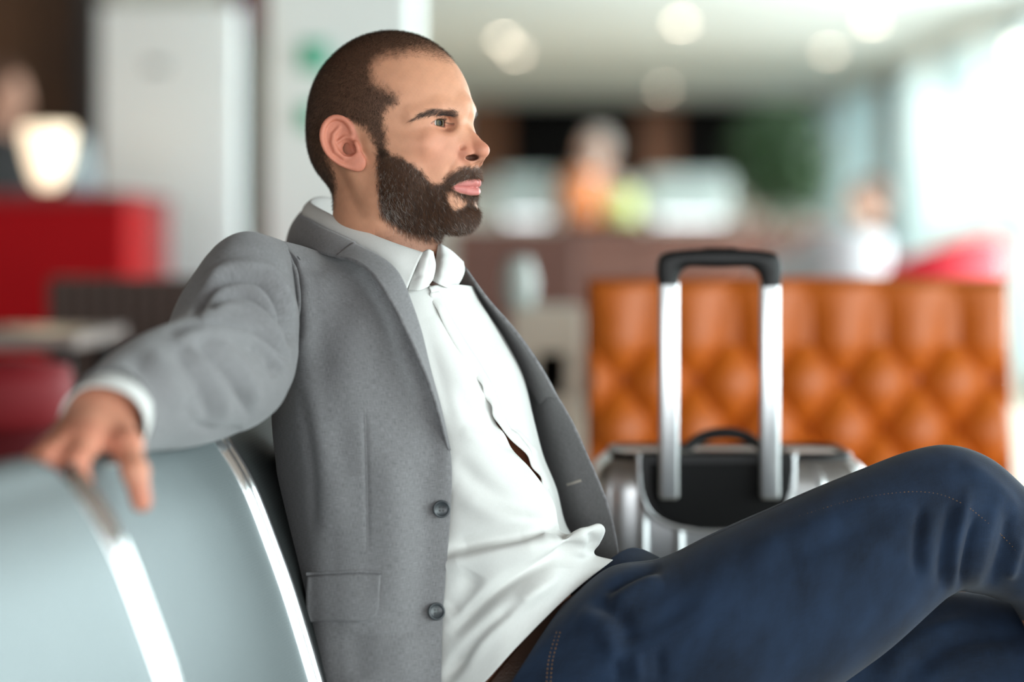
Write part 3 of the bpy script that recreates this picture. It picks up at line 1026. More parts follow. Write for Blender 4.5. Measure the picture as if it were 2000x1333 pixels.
tub_chair('lounge_chair', backx(1810, 8.6), 8.6, math.radians(150), 0.50, 0.62, 0.995, red_fab, 'bright red tub chair by the glass front, above the orange chair')
tub_chair('lounge_chair', backx(1765, 9.9), 9.9, math.radians(120), 0.46, 0.60, 0.93, red_fab, 'red tub chair partly behind the brighter red one')
tub_chair('round_chair', backx(1640, 9.4), 9.4, math.radians(100), 0.34, 0.62, 1.03, pale_shell, 'pale round-backed chair beside the red tub chairs, taller one', 'pale round-backed chairs')
tub_chair('round_chair', backx(1575, 10.2), 10.2, math.radians(80), 0.40, 0.60, 0.94, pale_shell, 'low pale round-backed chair beneath the potted tree', 'pale round-backed chairs')


def seated_person(name, base, label, yaw):
    head = union(0.03, lambda p: s_ell(p, (0.01, 0, 1.14), (0.09, 0.07, 0.115)), sk([(0, 0, 1.06), (-0.02, 0, 0.96)], [0.05, 0.055]), lambda p: s_ell(p, (0.095, 0, 1.12), (0.022, 0.014, 0.02)))
    tor = union(0.05, lambda p: s_ell(p, (-0.04, 0, 0.80), (0.11, 0.17, 0.24)), sk([(-0.05, 0, 0.55), (0.0, 0, 0.52)], [0.13, 0.13]))
    lim = []
    for sg in (-1, 1):
        lim += [sk([(-0.03, sg * 0.18, 0.96), (0.0, sg * 0.23, 0.72), (0.22, sg * 0.14, 0.66), (0.30, sg * 0.11, 0.66)], [0.048, 0.042, 0.03, 0.024]),
                sk([(0.0, sg * 0.09, 0.52), (0.42, sg * 0.11, 0.52), (0.44, sg * 0.11, 0.08), (0.56, sg * 0.12, 0.045)], [0.085, 0.062, 0.045, 0.035])]
    body = union(0.02, head, tor, *lim)
    top = union(0.04, lambda p: s_ell(p, (-0.04, 0, 0.80), (0.125, 0.185, 0.255)), *[sk([(-0.03, sg * 0.18, 0.96), (0.0, sg * 0.23, 0.72), (0.2, sg * 0.15, 0.665)], [0.062, 0.055, 0.045]) for sg in (-1, 1)])
    tr = union(0.03, *[sk([(0.0, sg * 0.09, 0.52), (0.42, sg * 0.11, 0.52), (0.44, sg * 0.11, 0.12)], [0.10, 0.078, 0.06]) for sg in (-1, 1)])
    hr = lambda p: smax(s_ell(p, (-0.012, 0, 1.16), (0.10, 0.083, 0.115)), -(p[:, 2] - 1.13 - 0.9 * p[:, 0]), 0.02)
    return figure(name, base, label, yaw, [(skin_far, body, (-0.35, -0.4, 0), (0.7, 0.4, 1.3), name), (dark_coat, top, (-0.3, -0.4, 0.5), (0.4, 0.4, 1.12), 'coat'), (dark_trousers, tr, (-0.2, -0.3, 0.02), (0.65, 0.3, 0.66), 'trousers'), (hair_far, hr, (-0.2, -0.2, 1.0), (0.2, 0.2, 1.3), 'hair')], 0.010)


seated_person('person', (backx(1695, 12.4), 12.4, 0.05), 'small distant person in dark clothes seated near the red chairs', math.radians(190))
tub_chair('guest_chair', backx(1695, 12.4) + 0.03, 12.42, math.radians(190), 0.62, 0.45, 0.72, counter_brown, 'brown chair under the distant seated person')

# added glowing globe standing in for a light reflected in the glass front
gx, gy = 2.55, 12.2
refl = empty('reflection_globe', (gx, gy, CEIL)); tag(refl, 'small glowing globe standing in for a reflection in the glass front', 'light')
zc = CAMZ + (480 - 100) / FPX * gy
bm = bmesh.new(); bmesh.ops.create_uvsphere(bm, u_segments=20, v_segments=12, radius=0.05, matrix=Matrix.Translation((gx, gy, zc)))
bm_obj('globe', bm, simple_mat('reflection_glow', (1, 0.95, 0.8), 0.5, emit=(1.0, 0.93, 0.78), emit_s=2.2), refl, True)
tube_obj('added_cord', np.array([(gx, gy, zc + 0.05), (gx, gy, CEIL)]), 0.004, dark_steel, refl, 6)

# ------------------------------------------------------------------ left side: red counter, lamp, white cabinet, sofa
red_gloss = simple_mat('red_lacquer', lin((176, 4, 16)), 0.6, noise=0.05, nscale=3, spec=0.15)
rc = empty('red_counter', (-1.9, 7.9, 0)); tag(rc, 'glossy red counter with the glowing lamp on it', 'counter')
rx1 = backx(245, 7.5)
box_obj('front_panel', -3.2, rx1, 7.5, 7.54, 0.0, 1.10, red_gloss, rc, 0.004, 1)
box_obj('end_panel', rx1 - 0.05, rx1, 7.54, 8.45, 0.0, 1.10, red_gloss, rc, 0.004, 1)
box_obj('top', -3.2, rx1 + 0.01, 7.48, 8.46, 1.10, 1.135, simple_mat('red_top', lin((150, 30, 34)), 0.6, noise=0.05, nscale=3), rc, 0.005, 2)

shade_m = simple_mat('lamp_shade_glow', (1, 0.86, 0.66), 0.6, emit=(1.0, 0.80, 0.56), emit_s=1.35)
LY = 7.8
lx = backx(93, LY)
lamp = empty('table_lamp', (lx, LY, 1.135)); tag(lamp, 'glowing cup-shaped table lamp on the red counter', 'lamp')
lz = lambda py: CAMZ - (py - HORIZON) / FPX * LY
lr = lambda px: px / FPX * LY
lathe('shade', [(lr(16), lz(366)), (lr(26), lz(352)), (lr(36), lz(325)), (lr(45), lz(290)), (lr(50), lz(258)), (lr(49), lz(248)), (lr(46), lz(248)), (lr(40), lz(285)), (lr(12), lz(360))], shade_m, lamp, (lx, LY, 0), 32)
lathe('base', [(lr(30), 1.135), (lr(30), 1.145), (lr(6), 1.155), (lr(6), lz(362)), (lr(15), lz(364))], dark_steel, lamp, (lx, LY, 0), 24)
ll = bpy.data.lights.new('bulb', 'POINT'); ll.energy = 6.0; ll.color = (1.0, 0.78, 0.5); ll.shadow_soft_size = 0.03
lo = bpy.data.objects.new('bulb', ll); lo.location = (lx, LY, lz(240)); link(lo, lamp)
jug_m = simple_mat('blue_grey_glass', lin((150, 168, 176)), 0.15, noise=0.05, nscale=10)
tag(lathe('glass_jug', [(0.045, 0.0), (0.055, 0.01), (0.062, 0.08), (0.045, 0.14), (0.04, 0.17), (0.048, 0.185), (0.043, 0.183), (0.036, 0.16), (0.05, 0.08), (0.02, 0.015)], jug_m, None, (backx(152, 7.9), 7.9, 1.135), 24), 'blue-grey jug beside the glowing lamp on the red counter', 'jug')

# tall white cabinet
CYY = 9.0
cab = empty('white_cabinet', (backx(328, CYY), CYY + 0.3, 0)); tag(cab, 'tall plain white cabinet between the wood panelling and the grey recess', 'cabinet')
ca0, ca1 = backx(192, CYY), backx(466, CYY)
cabz = CAMZ + (480 - 8) / FPX * CYY
cab_m = simple_mat('cabinet_white', lin((236, 242, 244)), 0.35, noise=0.03, nscale=4)
box_obj('body', ca0, ca1, CYY + 0.02, CYY + 0.12, 0.0, cabz, cab_m, cab, 0.006, 2)
box_obj('door', ca0 + 0.006, ca1 - 0.006, CYY, CYY + 0.02, 0.06, cabz - 0.01, cab_m, cab, 0.004, 2)
box_obj('badge', backx(285, CYY), backx(325, CYY), CYY - 0.004, CYY, CAMZ + (480 - 138) / FPX * CYY, CAMZ + (480 - 122) / FPX * CYY, simple_mat('grey_badge', lin((140, 148, 148)), 0.4), cab)

# green sign on the column
gs = simple_mat('green_sign', lin((60, 176, 140)), 0.5, noise=0.05, nscale=6)
sgn = empty('green_sign', (backx(610, 8.0), 7.98, 1.6)); tag(sgn, 'green pictogram sign on the white column behind the bearded man', 'sign')
zpy = lambda py: CAMZ - (py - HORIZON) / FPX * 8.0
box_obj('upper_panel', backx(588, 8.0), backx(640, 8.0), 7.985, 7.999, zpy(140), zpy(82), gs, sgn, 0.002, 1)
box_obj('lower_panel', backx(586, 8.0), backx(618, 8.0), 7.985, 7.999, zpy(255), zpy(205), gs, sgn, 0.002, 1)

# brown sofa with pleated back
brown_fab = simple_mat('brown_leather', lin((66, 46, 38)), 0.6, noise=0.15, nscale=8)
BY = 5.6
sofa = empty('brown_sofa', (backx(260, BY), BY + 0.3, 0)); tag(sofa, 'dark brown sofa with a pleated back behind the outstretched sleeve', 'sofa')
b0, b1 = backx(92, BY), backx(470, BY)
bz = CAMZ - (543 - HORIZON) / FPX * BY
npl = 12
pw_ = (b1 - b0) / npl
for k in range(npl):
    box_obj('pleat', b0 + k * pw_, b0 + (k + 1) * pw_ - 0.002, BY, BY + 0.16, 0.30, bz, brown_fab, sofa, 0.006, 2)
box_obj('back_frame', b0 - 0.005, b1 + 0.005, BY + 0.12, BY + 0.2, 0.1, bz - 0.015, brown_fab, sofa, 0.02, 3, True)
box_obj('seat_cushion', b0, b1, BY + 0.2, BY + 0.75, 0.28, 0.45, brown_fab, sofa, 0.04, 4, True)
for x in (b0 + 0.05, b1 - 0.05):
    for y in (BY + 0.15, BY + 0.65):
        lathe('leg', [(0.018, 0), (0.022, 0.29)], dark_steel, sofa, (x, y, 0), 10)

# low grey table and red ottoman at the picture edge
gt = empty('low_table', (-1.1, 4.75, 0)); tag(gt, 'low grey table at the picture edge in front of the red counter', 'table')
gz = CAMZ - (655 - HORIZON) / FPX * 4.6
grey_t = simple_mat('grey_laminate', lin((120, 104, 98)), 0.4, noise=0.06, nscale=8)
box_obj('tabletop', -1.75, backx(150, 4.6), 4.6, 5.2, gz - 0.03, gz, grey_t, gt, 0.006, 2)
for x in (-1.68, backx(110, 4.6)):
    for y in (4.66, 5.14):
        lathe('leg', [(0.02, 0), (0.02, gz - 0.03)], dark_steel, gt, (x, y, 0), 10)
ot = empty('red_ottoman', (backx(30, 4.1), 4.1, 0)); tag(ot, 'round red ottoman below the grey table', 'ottoman')
oz = CAMZ - (700 - HORIZON) / FPX * 4.1
ox = backx(5, 4.1)
lathe('cushion', [(0.10, oz - 0.12), (0.118, oz - 0.10), (0.122, oz - 0.05), (0.112, oz - 0.012), (0.02, oz)], simple_mat('ottoman_red', lin((130, 12, 24)), 0.7, noise=0.1, nscale=10), ot, (ox, 4.1, 0), 32)
lathe('base', [(0.09, 0.03), (0.102, oz - 0.12)], simple_mat('ottoman_base', lin((90, 10, 18)), 0.6), ot, (ox, 4.1, 0), 32)
lathe('foot', [(0.06, 0.0), (0.07, 0.03)], dark_steel, ot, (ox, 4.1, 0), 24)

# white side unit with an open shelf, seen past the blazer
SYU = 5.4
su = empty('side_unit', (backx(1072, SYU), SYU + 0.2, 0)); tag(su, 'pale side unit with an open dark shelf between blazer and orange chair', 'cabinet')
pale_u = simple_mat('pale_oak_unit', lin((190, 182, 168)), 0.55, noise=0.06, nscale=6)
u0, u1 = backx(1000, SYU), backx(1138, SYU)
uz = CAMZ - (604 - HORIZON) / FPX * SYU
z1_, z2_ = CAMZ - (690 - HORIZON) / FPX * SYU, CAMZ - (775 - HORIZON) / FPX * SYU
box_obj('top', u0, u1, SYU, SYU + 0.4, z1_, uz, pale_u, su, 0.004, 2)
box_obj('side', u0, backx(1050, SYU), SYU, SYU + 0.4, z2_, z1_, pale_u, su)
box_obj('side', backx(1106, SYU), u1, SYU, SYU + 0.4, z2_, z1_, pale_u, su)
box_obj('shelf_back', backx(1050, SYU), backx(1106, SYU), SYU + 0.36, SYU + 0.4, z2_, z1_, board_black, su)
box_obj('base', u0, u1, SYU, SYU + 0.4, 0.0, z2_, pale_u, su, 0.004, 2)
# white vase on it
tag(lathe('white_vase', [(0.03, 0.0), (0.036, 0.01), (0.04, 0.06), (0.03, 0.10), (0.026, 0.115), (0.02, 0.113), (0.024, 0.09)], unit_white, None, (backx(975, SYU + 0.1) + 0.045, SYU + 0.12, uz), 24), 'white vase on the pale side unit just past the blazer lapel', 'vase')
# dark low partition behind
box_obj('wall_partition', backx(905, 7.0), backx(1130, 7.0), 7.0, 7.08, 0.0, CAMZ - (452 - HORIZON) / FPX * 7.0, counter_brown, None, 0.004, 1)['kind'] = 'structure'


# ------------------------------------------------------------------ the seated man: head
PSI = math.radians(28.0)
HC = np.array(U(775, 265, 2.73))
HF = np.array([math.cos(PSI), -math.sin(PSI), 0.0])       # where the face points
HL = np.array([math.sin(PSI), math.cos(PSI), 0.0])        # the man's left
HU = np.array([0.0, 0.0, 1.0])


def head_to_world(p):
    p = np.asarray(p, float) / 1000.0
    return HC + p[..., 0:1] * HF + p[..., 1:2] * HL + p[..., 2:3] * HU


def world_to_head(w):
    q = np.asarray(w, float) - HC
    return np.stack([q @ HF, q @ HL, q @ HU], -1) * 1000.0


EYE = np.array([64.0, 30.2, 11.0])
EAR_C = np.array([-22.5, 80.5, -13.0])
_l = np.array([-0.36, 0.10, 0.92]); _l /= np.linalg.norm(_l)
_n = np.array([0.42, 0.90, 0.05]); _n -= _l * (_n @ _l); _n /= np.linalg.norm(_n)
_b = np.cross(_n, _l)                                      # towards the back of the head
if _b[0] > 0:
    _b = -_b
EAR_M = np.stack([_b, _l, _n], 1).astype(np.float32)


def ear_sdf(p):
    q = (p - np.float32(EAR_C)) @ EAR_M                    # u back, v up, w out
    u, v, w = q[:, 0], q[:, 1], q[:, 2]
    q2 = q.copy()
    q2[:, 2] = w - 0.006 * (u * u) + 1.0                    # a gently cupped plate
    d = s_ell(q2, (0, 4, -1.5), (19.5, 28, 4.0))
    d = smin(d, s_ell(q2, (-9, -24, -1), (9.5, 11, 3.6)), 7)
    bowl = s_ell(q2, (-2, 4, 5.2), (15.0, 22.5, 6.4))
    d = smax(d, -bowl, 2.5)
    rim = [(-15.5, 6, -1), (-16, 16, 0.5), (-12, 26, 1.5), (-3, 31.5, 2), (7, 29.5, 2), (15, 21, 1.8), (18.5, 9, 1.5), (17.5, -4, 1.2), (11.5, -16, .6), (3, -25, 0), (-5, -30, -1)]
    rr = [2.2, 3.0, 3.2, 3.3, 3.3, 3.2, 3.0, 2.7, 2.5, 2.6, 2.8]
    rim = crom(np.c_[rim, rr], 24)
    d = smin(d, s_poly(q2, rim[:, :3], list(rim[:, 3])), 2.2)
    anti = [(-6, -15, 0), (3, -13.5, 1), (8.5, -4, 1.5), (8.5, 6, 1.4), (4.5, 14, 0.8), (-4, 19, 0)]
    d = smin(d, s_poly(q2, anti, [2.2, 2.6, 2.8, 2.8, 2.5, 1.8]), 3.0)
    d = smin(d, s_poly(q2, [(3, 5, 0), (-6, 7, -0.5), (-13, 4, 0)], [1.4, 1.8, 2.0]), 3.0)
    d = smax(d, -s_ell(q2, (-4.5, -5.5, 1.5), (8.2, 9.0, 7.5)), 2.5)
    d = smin(d, s_ell(q2, (-14.5, -8, 2.0), (3.6, 6.5, 3.2)), 3.0)     # tragus
    return d


def head_sdf(P):
    p = P.copy()
    p[:, 1] = np.abs(p[:, 1])
    a, b, c = p[:, 0], p[:, 1], p[:, 2]
    d = s_ell(p, (-9, 0, 22), (99, 76, 96))
    d = smin(d, s_ell(p, (-52, 0, -12), (48, 56, 50)), 22)                      # back of the skull
    f = s_ell(p, (36, 0, -26), (61, 57, 64))
    f = smin(f, s_ell(p, (36, 0, -72), (56, 46, 36)), 22)
    f = smin(f, s_cone(p, (6, 47, -72), (78, 17, -92), 15, 15), 18)              # jaw line
    f = smin(f, s_ell(p, (80.5, 0, -94), (16, 20, 15)), 10)                      # chin
    f = smin(f, s_ell(p, (26, 50, -46), (30, 14, 36)), 18)
    d = smin(d, f, 20)
    d = smin(d, s_cone(p, (63, 47, -13), (8, 65, -12), 10.5, 6.5), 14)           # cheekbone
    d = smin(d, s_poly(p, [(82.5, 10, 24), (73.5, 33, 27), (52, 53, 17)], [7.6, 7.5, 6.5]), 12)   # brow ridge
    d = smin(d, s_ell(p, (80.5, 0, 31), (12.5, 15, 12)), 10)
    # eyes
    d = smax(d, -s_ell(p, (81, 30, 11), (11.5, 14, 9)), 9)
    d = smin(d, s_ell(p, (66, 30, -5), (11, 19, 9)), 8)
    lid = s_sph(p, EYE, 13.4)
    d = smin(d, lid, 4.5)
    d = groove(d, p, [(67, 44, 15), (74, 38, 19.5), (77.5, 29, 20.5), (78, 20, 18), (77, 15, 14)], 1.4, 1.1)
    d = groove(d, p, [(66, 46, 4), (74, 34, 0.5), (76, 20, 4)], 0.9, 1.6)
    # nose
    d = smin(d, s_poly(p, [(81.5, 0, 14.0), (96.5, 0, -3.5), (109.0, 0, -18.5)], [5.2, 6.2, 7.4]), 6)
    d = smin(d, s_cone(p, (80, 7, 3), (93, 9.5, -17), 6.5, 8.5), 9)
    d = smin(d, s_ell(p, (107.6, 0, -19.2), (9.2, 8.8, 8.0)), 6)
    d = smin(d, s_ell(p, (93.5, 13.2, -23.5), (11.5, 7.2, 8.8)), 4.0)
    d = smin(d, s_cone(p, (109, 0, -25.5), (99, 0, -32.5), 3.6, 4.5), 3.0)
    d = smin(d, s_poly(p, [(108, 4, -28.0), (101, 11.5, -32.2), (93, 13, -31)], [2.6, 2.6, 3.0]), 3.0)
    d = groove(d, p, [(96, 19, -15.5), (88, 18.5, -19), (84, 18, -26), (86, 18, -31)], 2.3, 1.9)
    d = smax(d, -s_ell(p, (101.5, 0, 13.5), (8.5, 18, 8.5)), 6)                    # dip between brow and bridge
    # muzzle, lips
    d = smin(d, s_ell(p, (78, 0, -50), (24, 29, 24)), 12)
    d = smin(d, s_poly(p, [(85, 26, -59.5), (97, 14, -55), (102.5, 4, -53.5), (102.0, 0, -54.2)], [1.8, 3.0, 3.5, 3.3]), 3.5)
    d = smin(d, s_poly(p, [(85, 25, -60.5), (96.5, 13, -64), (101.2, 0, -65.2)], [1.8, 3.8, 4.7]), 3.5)
    cl = -59.3 + 0.0035 * (b - 14) ** 2 * (b > 14) - 0.5 * np.exp(-(b / 5) ** 2)
    cut = np.maximum(np.maximum(np.abs(c - cl) - 0.35, b - 26.5), -(d + 1.8))
    cut = np.maximum(cut, 78 - a)
    d = smax(d, -cut, 1.6)
    d = smax(d, -s_ell(p, (108, 0, -77.5), (8, 16, 5.5)), 8)
    d = groove(d, p, [(88, 21, -24), (84, 29, -38), (82, 32, -52)], 1.8, 3.2)    # nasolabial fold
    d = groove(d, p, [(103, 0, -36), (105, 0, -48)], 1.1, 2.2)
    d = groove(d, p, [(84, 28, -59), (83, 30, -64)], 1.4, 2.0)
    # crow's feet and forehead lines
    for q in ([(62, 50, 9), (52, 55.5, 13)], [(62, 50, 7), (51, 56, 5)], [(62, 49.5, 5), (54, 55, -3)]):
        d = groove(d, p, q, 0.45, 1.0)
    d = smax(d, -s_ell(p, (101.8, 11.0, -26.9), (8.4, 7.6, 3.3)), 1.2)               # nostrils
    # eye opening
    t = (b - 30.6) / 15.2
    arch = np.clip(1 - t * t, 0, 1)
    vu = 9.9 + 4.9 * arch ** 0.8 + 0.4 * t
    vl = 9.7 - 2.5 * arch + 0.4 * t
    ap = np.maximum(np.maximum(c - vu, vl - c), (np.abs(t) - 1) * 14)
    ap = np.maximum(np.maximum(ap, 62 - a), 11.0 - (lid + 13.4))
    ap = np.maximum(ap, lid - 0.8)
    d = smax(d, -ap, 0.9)
    # neck
    nk = s_cone(p / np.float32((1.06, 1, 1)), (-14, 0, -50), (-13, 0, -190), 56, 61)
    nk = smin(nk, s_cone(p, (-20, 54, -38), (34, 24, -170), 12, 10), 12)
    nk = smin(nk, s_ell(p, (46, 0, -128), (8, 9, 13)), 10)
    d = smin(d, nk, 14)
    # ears
    near = (b > 55) & (c > -60) & (c < 35) & (a < 15) & (a > -65)
    if near.any():
        e = ear_sdf(p[near])
        dn = smin(d[near], e, 3.5)
        q = (p[near] - np.float32(EAR_C)) @ EAR_M
        q[:, 2] += -0.006 * q[:, 0] ** 2 + 1.0
        dn = smax(dn, -s_ell(q, (-6.0, -6.5, 1.0), (6.2, 7.2, 4.6)), 4.0)      # concha
        dn = smax(dn, -s_ell(q, (-11.5, -8.5, -3.0), (2.8, 4.0, 7)), 2.5)          # ear canal
        d[near] = dn
    return d


_hv, _hf = surface_nets(head_sdf, (-118, -98, -184), (124, 98, 124), 1.0)
HEAD_V = _hv


def poly_sd(px, py, poly):
    """signed distance (negative inside) to a closed outline"""
    P = np.asarray(poly, float)
    Q = np.roll(P, -1, 0)
    dmin = np.full(px.shape, 1e9)
    ins = np.zeros(px.shape, bool)
    for (x0, y0), (x1, y1) in zip(P, Q):
        ex, ey = x1 - x0, y1 - y0
        wx, wy = px - x0, py - y0
        t = np.clip((wx * ex + wy * ey) / (ex * ex + ey * ey + 1e-12), 0, 1)
        dmin = np.minimum(dmin, np.hypot(wx - ex * t, wy - ey * t))
        cnd = ((y0 <= py) != (y1 <= py)) & (px < (x1 - x0) * (py - y0) / (y1 - y0 + 1e-12) + x0)
        ins ^= cnd
    return np.where(ins, -dmin, dmin)


def sstep(x, e0, e1):
    t = np.clip((x - e0) / (e1 - e0), 0, 1)
    return t * t * (3 - 2 * t)


def vnoise(p, s, seed=0):
    """cheap smooth noise in -1..1"""
    q = np.asarray(p) * s
    r = np.random.RandomState(seed)
    o = 0
    for k in range(4):
        d = r.normal(size=3)
        o = o + np.sin(q @ d * 1.3 + r.uniform(0, 6.28) + 1.5 * np.sin(q @ r.normal(size=3) + r.uniform(0, 6.28)))
    return o / 4


# outlines on the near half of the head, in a side view; the far half mirrors them
def crop1(pts):
    return [(560 + u / 2.777, 40 + v / 2.777) for u, v in pts]


O_SCALP = crop1([(935, 235), (880, 208), (830, 200), (760, 178), (700, 168), (640, 176), (590, 190), (540, 188), (490, 208), (465, 245), (462, 295), (478, 335), (520, 362), (570, 388), (603, 415), (590, 450), (545, 475), (530, 505), (528, 560), (538, 620), (545, 680), (545, 740), (495, 745), (483, 690), (455, 630), (430, 590), (380, 568), (300, 545), (215, 600), (200, 660), (225, 760), (255, 830), (262, 900), (245, 1010), (180, 1020), (60, 900), (-40, 500), (150, 0), (550, -60), (950, 60), (1010, 250)])
O_BEARD = crop1([(492, 690), (545, 690), (565, 722), (620, 738), (680, 772), (730, 812), (770, 862), (805, 885), (845, 878), (862, 850), (900, 818), (960, 792), (1040, 788), (1110, 800), (1120, 1100), (1080, 1190), (960, 1222), (850, 1206), (700, 1168), (640, 1150), (560, 1105), (512, 1055), (495, 960), (488, 850), (484, 760)])
O_BARE = crop1([(868, 935), (892, 928), (950, 962), (985, 985), (950, 1022), (905, 1025), (876, 992)])
O_LIPS = crop1([(890, 910), (935, 882), (985, 864), (1040, 862), (1110, 870), (1110, 945), (1060, 949), (1000, 950), (940, 935)])
O_BROW = crop1([(668, 548), (720, 505), (790, 476), (850, 480), (935, 494), (930, 528), (880, 518), (800, 508), (740, 524)])


def face_masks(V):
    """soft masks for points given in head millimetres"""
    m = V.copy()
    m[:, 1] = -np.abs(m[:, 1])
    px, py = TOPX(head_to_world(m))
    n = vnoise(V, 0.35, 1) * 3 + vnoise(V, 0.9, 2) * 2.0
    a, c = V[:, 0], V[:, 2]
    soft = 9 + 8 * sstep(a, -30, 20) * sstep(c, 20, 50)
    sc = 1 - sstep((poly_sd(px, py, O_SCALP) + n * 1.6) / soft, -1.1, 0.9)
    top = sstep(c, 78, 92) * (a > -30)
    thin = 1 - 0.45 * sstep(a, 30, 75) * sstep(c, 60, 80)
    sc = sc * thin
    be = 1 - sstep(poly_sd(px, py, O_BEARD) + n, -8, 6)
    be *= 1 - (1 - sstep(poly_sd(px, py, O_BARE) + n * 0.7, -4, 4)) * 0.93
    li = 1 - sstep(poly_sd(px, py, O_LIPS), -2.0, 2.0)
    li *= (a > 76)
    be *= 1 - li
    br = 1 - sstep(poly_sd(px, py, O_BROW) + n * 0.4, -2.5, 2.0)
    ear = (np.abs(V[:, 1]) > 68) & (a < 6) & (a > -62) & (c < 28) & (c > -56)
    e = (V * np.array([1, 0, 1]))
    q = m.copy(); q[:, 1] = -q[:, 1]
    ed = ear_sdf(q.astype(np.float32))
    earm = 1 - sstep(ed, 0.3, 2.2)
    earm = np.maximum(earm, np.exp(-(((a + 19) / 11) ** 2 + ((c + 18) / 12) ** 2) ** 2) * (np.abs(V[:, 1]) > 60))
    sc *= 1 - earm
    be *= 1 - earm
    return sc, be, li, br, earm


M_sc, M_be, M_li, M_br, M_ear = face_masks(_hv)


def mixc(c, d, f):
    return c + (np.asarray(d) - c) * f[:, None]


def head_colours(V):
    a, b, c = V[:, 0], np.abs(V[:, 1]), V[:, 2]
    col = np.tile(np.array(lin((204, 148, 118))), (len(V), 1))
    g = lambda x, y, z, s: np.exp(-((a - x) ** 2 + (b - y) ** 2 + (c - z) ** 2) / (2 * s * s))
    col = mixc(col, lin((192, 116, 96)), np.clip(0.40 * g(72, 42, -18, 20) + 0.6 * g(112, 0, -18, 13) + 0.5 * g(95, 16, -24, 8), 0, 1))
    col = mixc(col, lin((203, 122, 102)), M_ear * 0.75)
    col = mixc(col, lin((176, 116, 92)), np.clip(0.6 * g(74, 30, 3, 8) + 0.5 * g(72, 30, 19, 7), 0, 1))
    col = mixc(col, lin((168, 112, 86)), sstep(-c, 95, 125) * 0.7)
    col *= (1 + 0.05 * vnoise(V, 0.12, 5) + 0.035 * vnoise(V, 0.6, 6))[:, None]
    col = mixc(col, lin((48, 34, 26)), np.clip(M_sc, 0, 1) * 0.84)
    col = mixc(col, lin((40, 28, 21)), np.clip(M_be, 0, 1) ** 1.6 * 0.92)
    stub = sstep(-c, 100, 118) * (1 - sstep(-c, 140, 165)) * (a > 5) * (1 - M_be)
    col = mixc(col, lin((112, 82, 66)), stub * 0.45)
    col = mixc(col, lin((192, 116, 113)), M_li * 0.9)
    col = mixc(col, lin((58, 42, 34)), M_br * 0.55)
    nostril_shade = np.exp(-(((a - 102) / 8) ** 2 + ((b - 8.0) / 6.5) ** 2 + ((c + 27.0) / 3.6) ** 2) * 1.0)
    col = mixc(col, lin((26, 10, 8)), np.clip(nostril_shade * 1.5, 0, 1) * 0.95)  # shade inside the nostrils, painted into the skin colour
    # darker rims of the lids
    t = (b - 30.6) / 15.2
    arch = np.clip(1 - t * t, 0, 1)
    vu = 9.9 + 4.9 * arch ** 0.8 + 0.4 * t
    vl = 9.7 - 2.5 * arch + 0.4 * t
    on = (np.abs(t) < 1.06) & (a > 60) & (a < 84)
    col = mixc(col, lin((58, 34, 28)), np.exp(-((c - vu) / 0.9) ** 2) * on * 0.85)
    col = mixc(col, lin((150, 86, 74)), np.exp(-((c - vl) / 0.8) ** 2) * on * 0.7)
    return np.clip(col, 0, 1)


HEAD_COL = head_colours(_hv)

skin_mat, _nt, _bs = new_mat('skin')
_at = _nt.nodes.new('ShaderNodeAttribute')
_at.attribute_name = 'skin_colour'
_nt.links.new(_at.outputs['Color'], _bs.inputs['Base Color'])
_bs.inputs['Subsurface Weight'].default_value = 0.18
_bs.inputs['Subsurface Radius'].default_value = (1.0, 0.35, 0.2)
_bs.inputs['Subsurface Scale'].default_value = 0.006
_bs.inputs['Roughness'].default_value = 0.54
_bs.inputs['Specular IOR Level'].default_value = 0.34
_tc = _nt.nodes.new('ShaderNodeTexCoord')
_vo = _nt.nodes.new('ShaderNodeTexVoronoi')
_vo.inputs['Scale'].default_value = 1500.0
_n1 = _nt.nodes.new('ShaderNodeTexNoise')
_n1.inputs['Scale'].default_value = 350.0
_n1.inputs['Detail'].default_value = 3.0
_ad = _nt.nodes.new('ShaderNodeMath')
_ad.operation = 'ADD'
_bp = _nt.nodes.new('ShaderNodeBump')
_bp.inputs['Strength'].default_value = 0.10
_bp.inputs['Distance'].default_value = 0.0008
for _x in (_vo, _n1):
    _nt.links.new(_tc.outputs['Object'], _x.inputs['Vector'])
_nt.links.new(_vo.outputs['Distance'], _ad.inputs[0])
_nt.links.new(_n1.outputs['Fac'], _ad.inputs[1])
_nt.links.new(_ad.outputs[0], _bp.inputs['Height'])
_nt.links.new(_bp.outputs['Normal'], _bs.inputs['Normal'])


# ------------------------------------------------------------------ the man's body: one mesh with head, trunk, limbs and hand
LT = np.array([math.sin(math.radians(40)), math.cos(math.radians(40)), 0.0])     # across the shoulders, towards his left


def UA(px, py, Y):
    return np.array(U(px, py, Y))


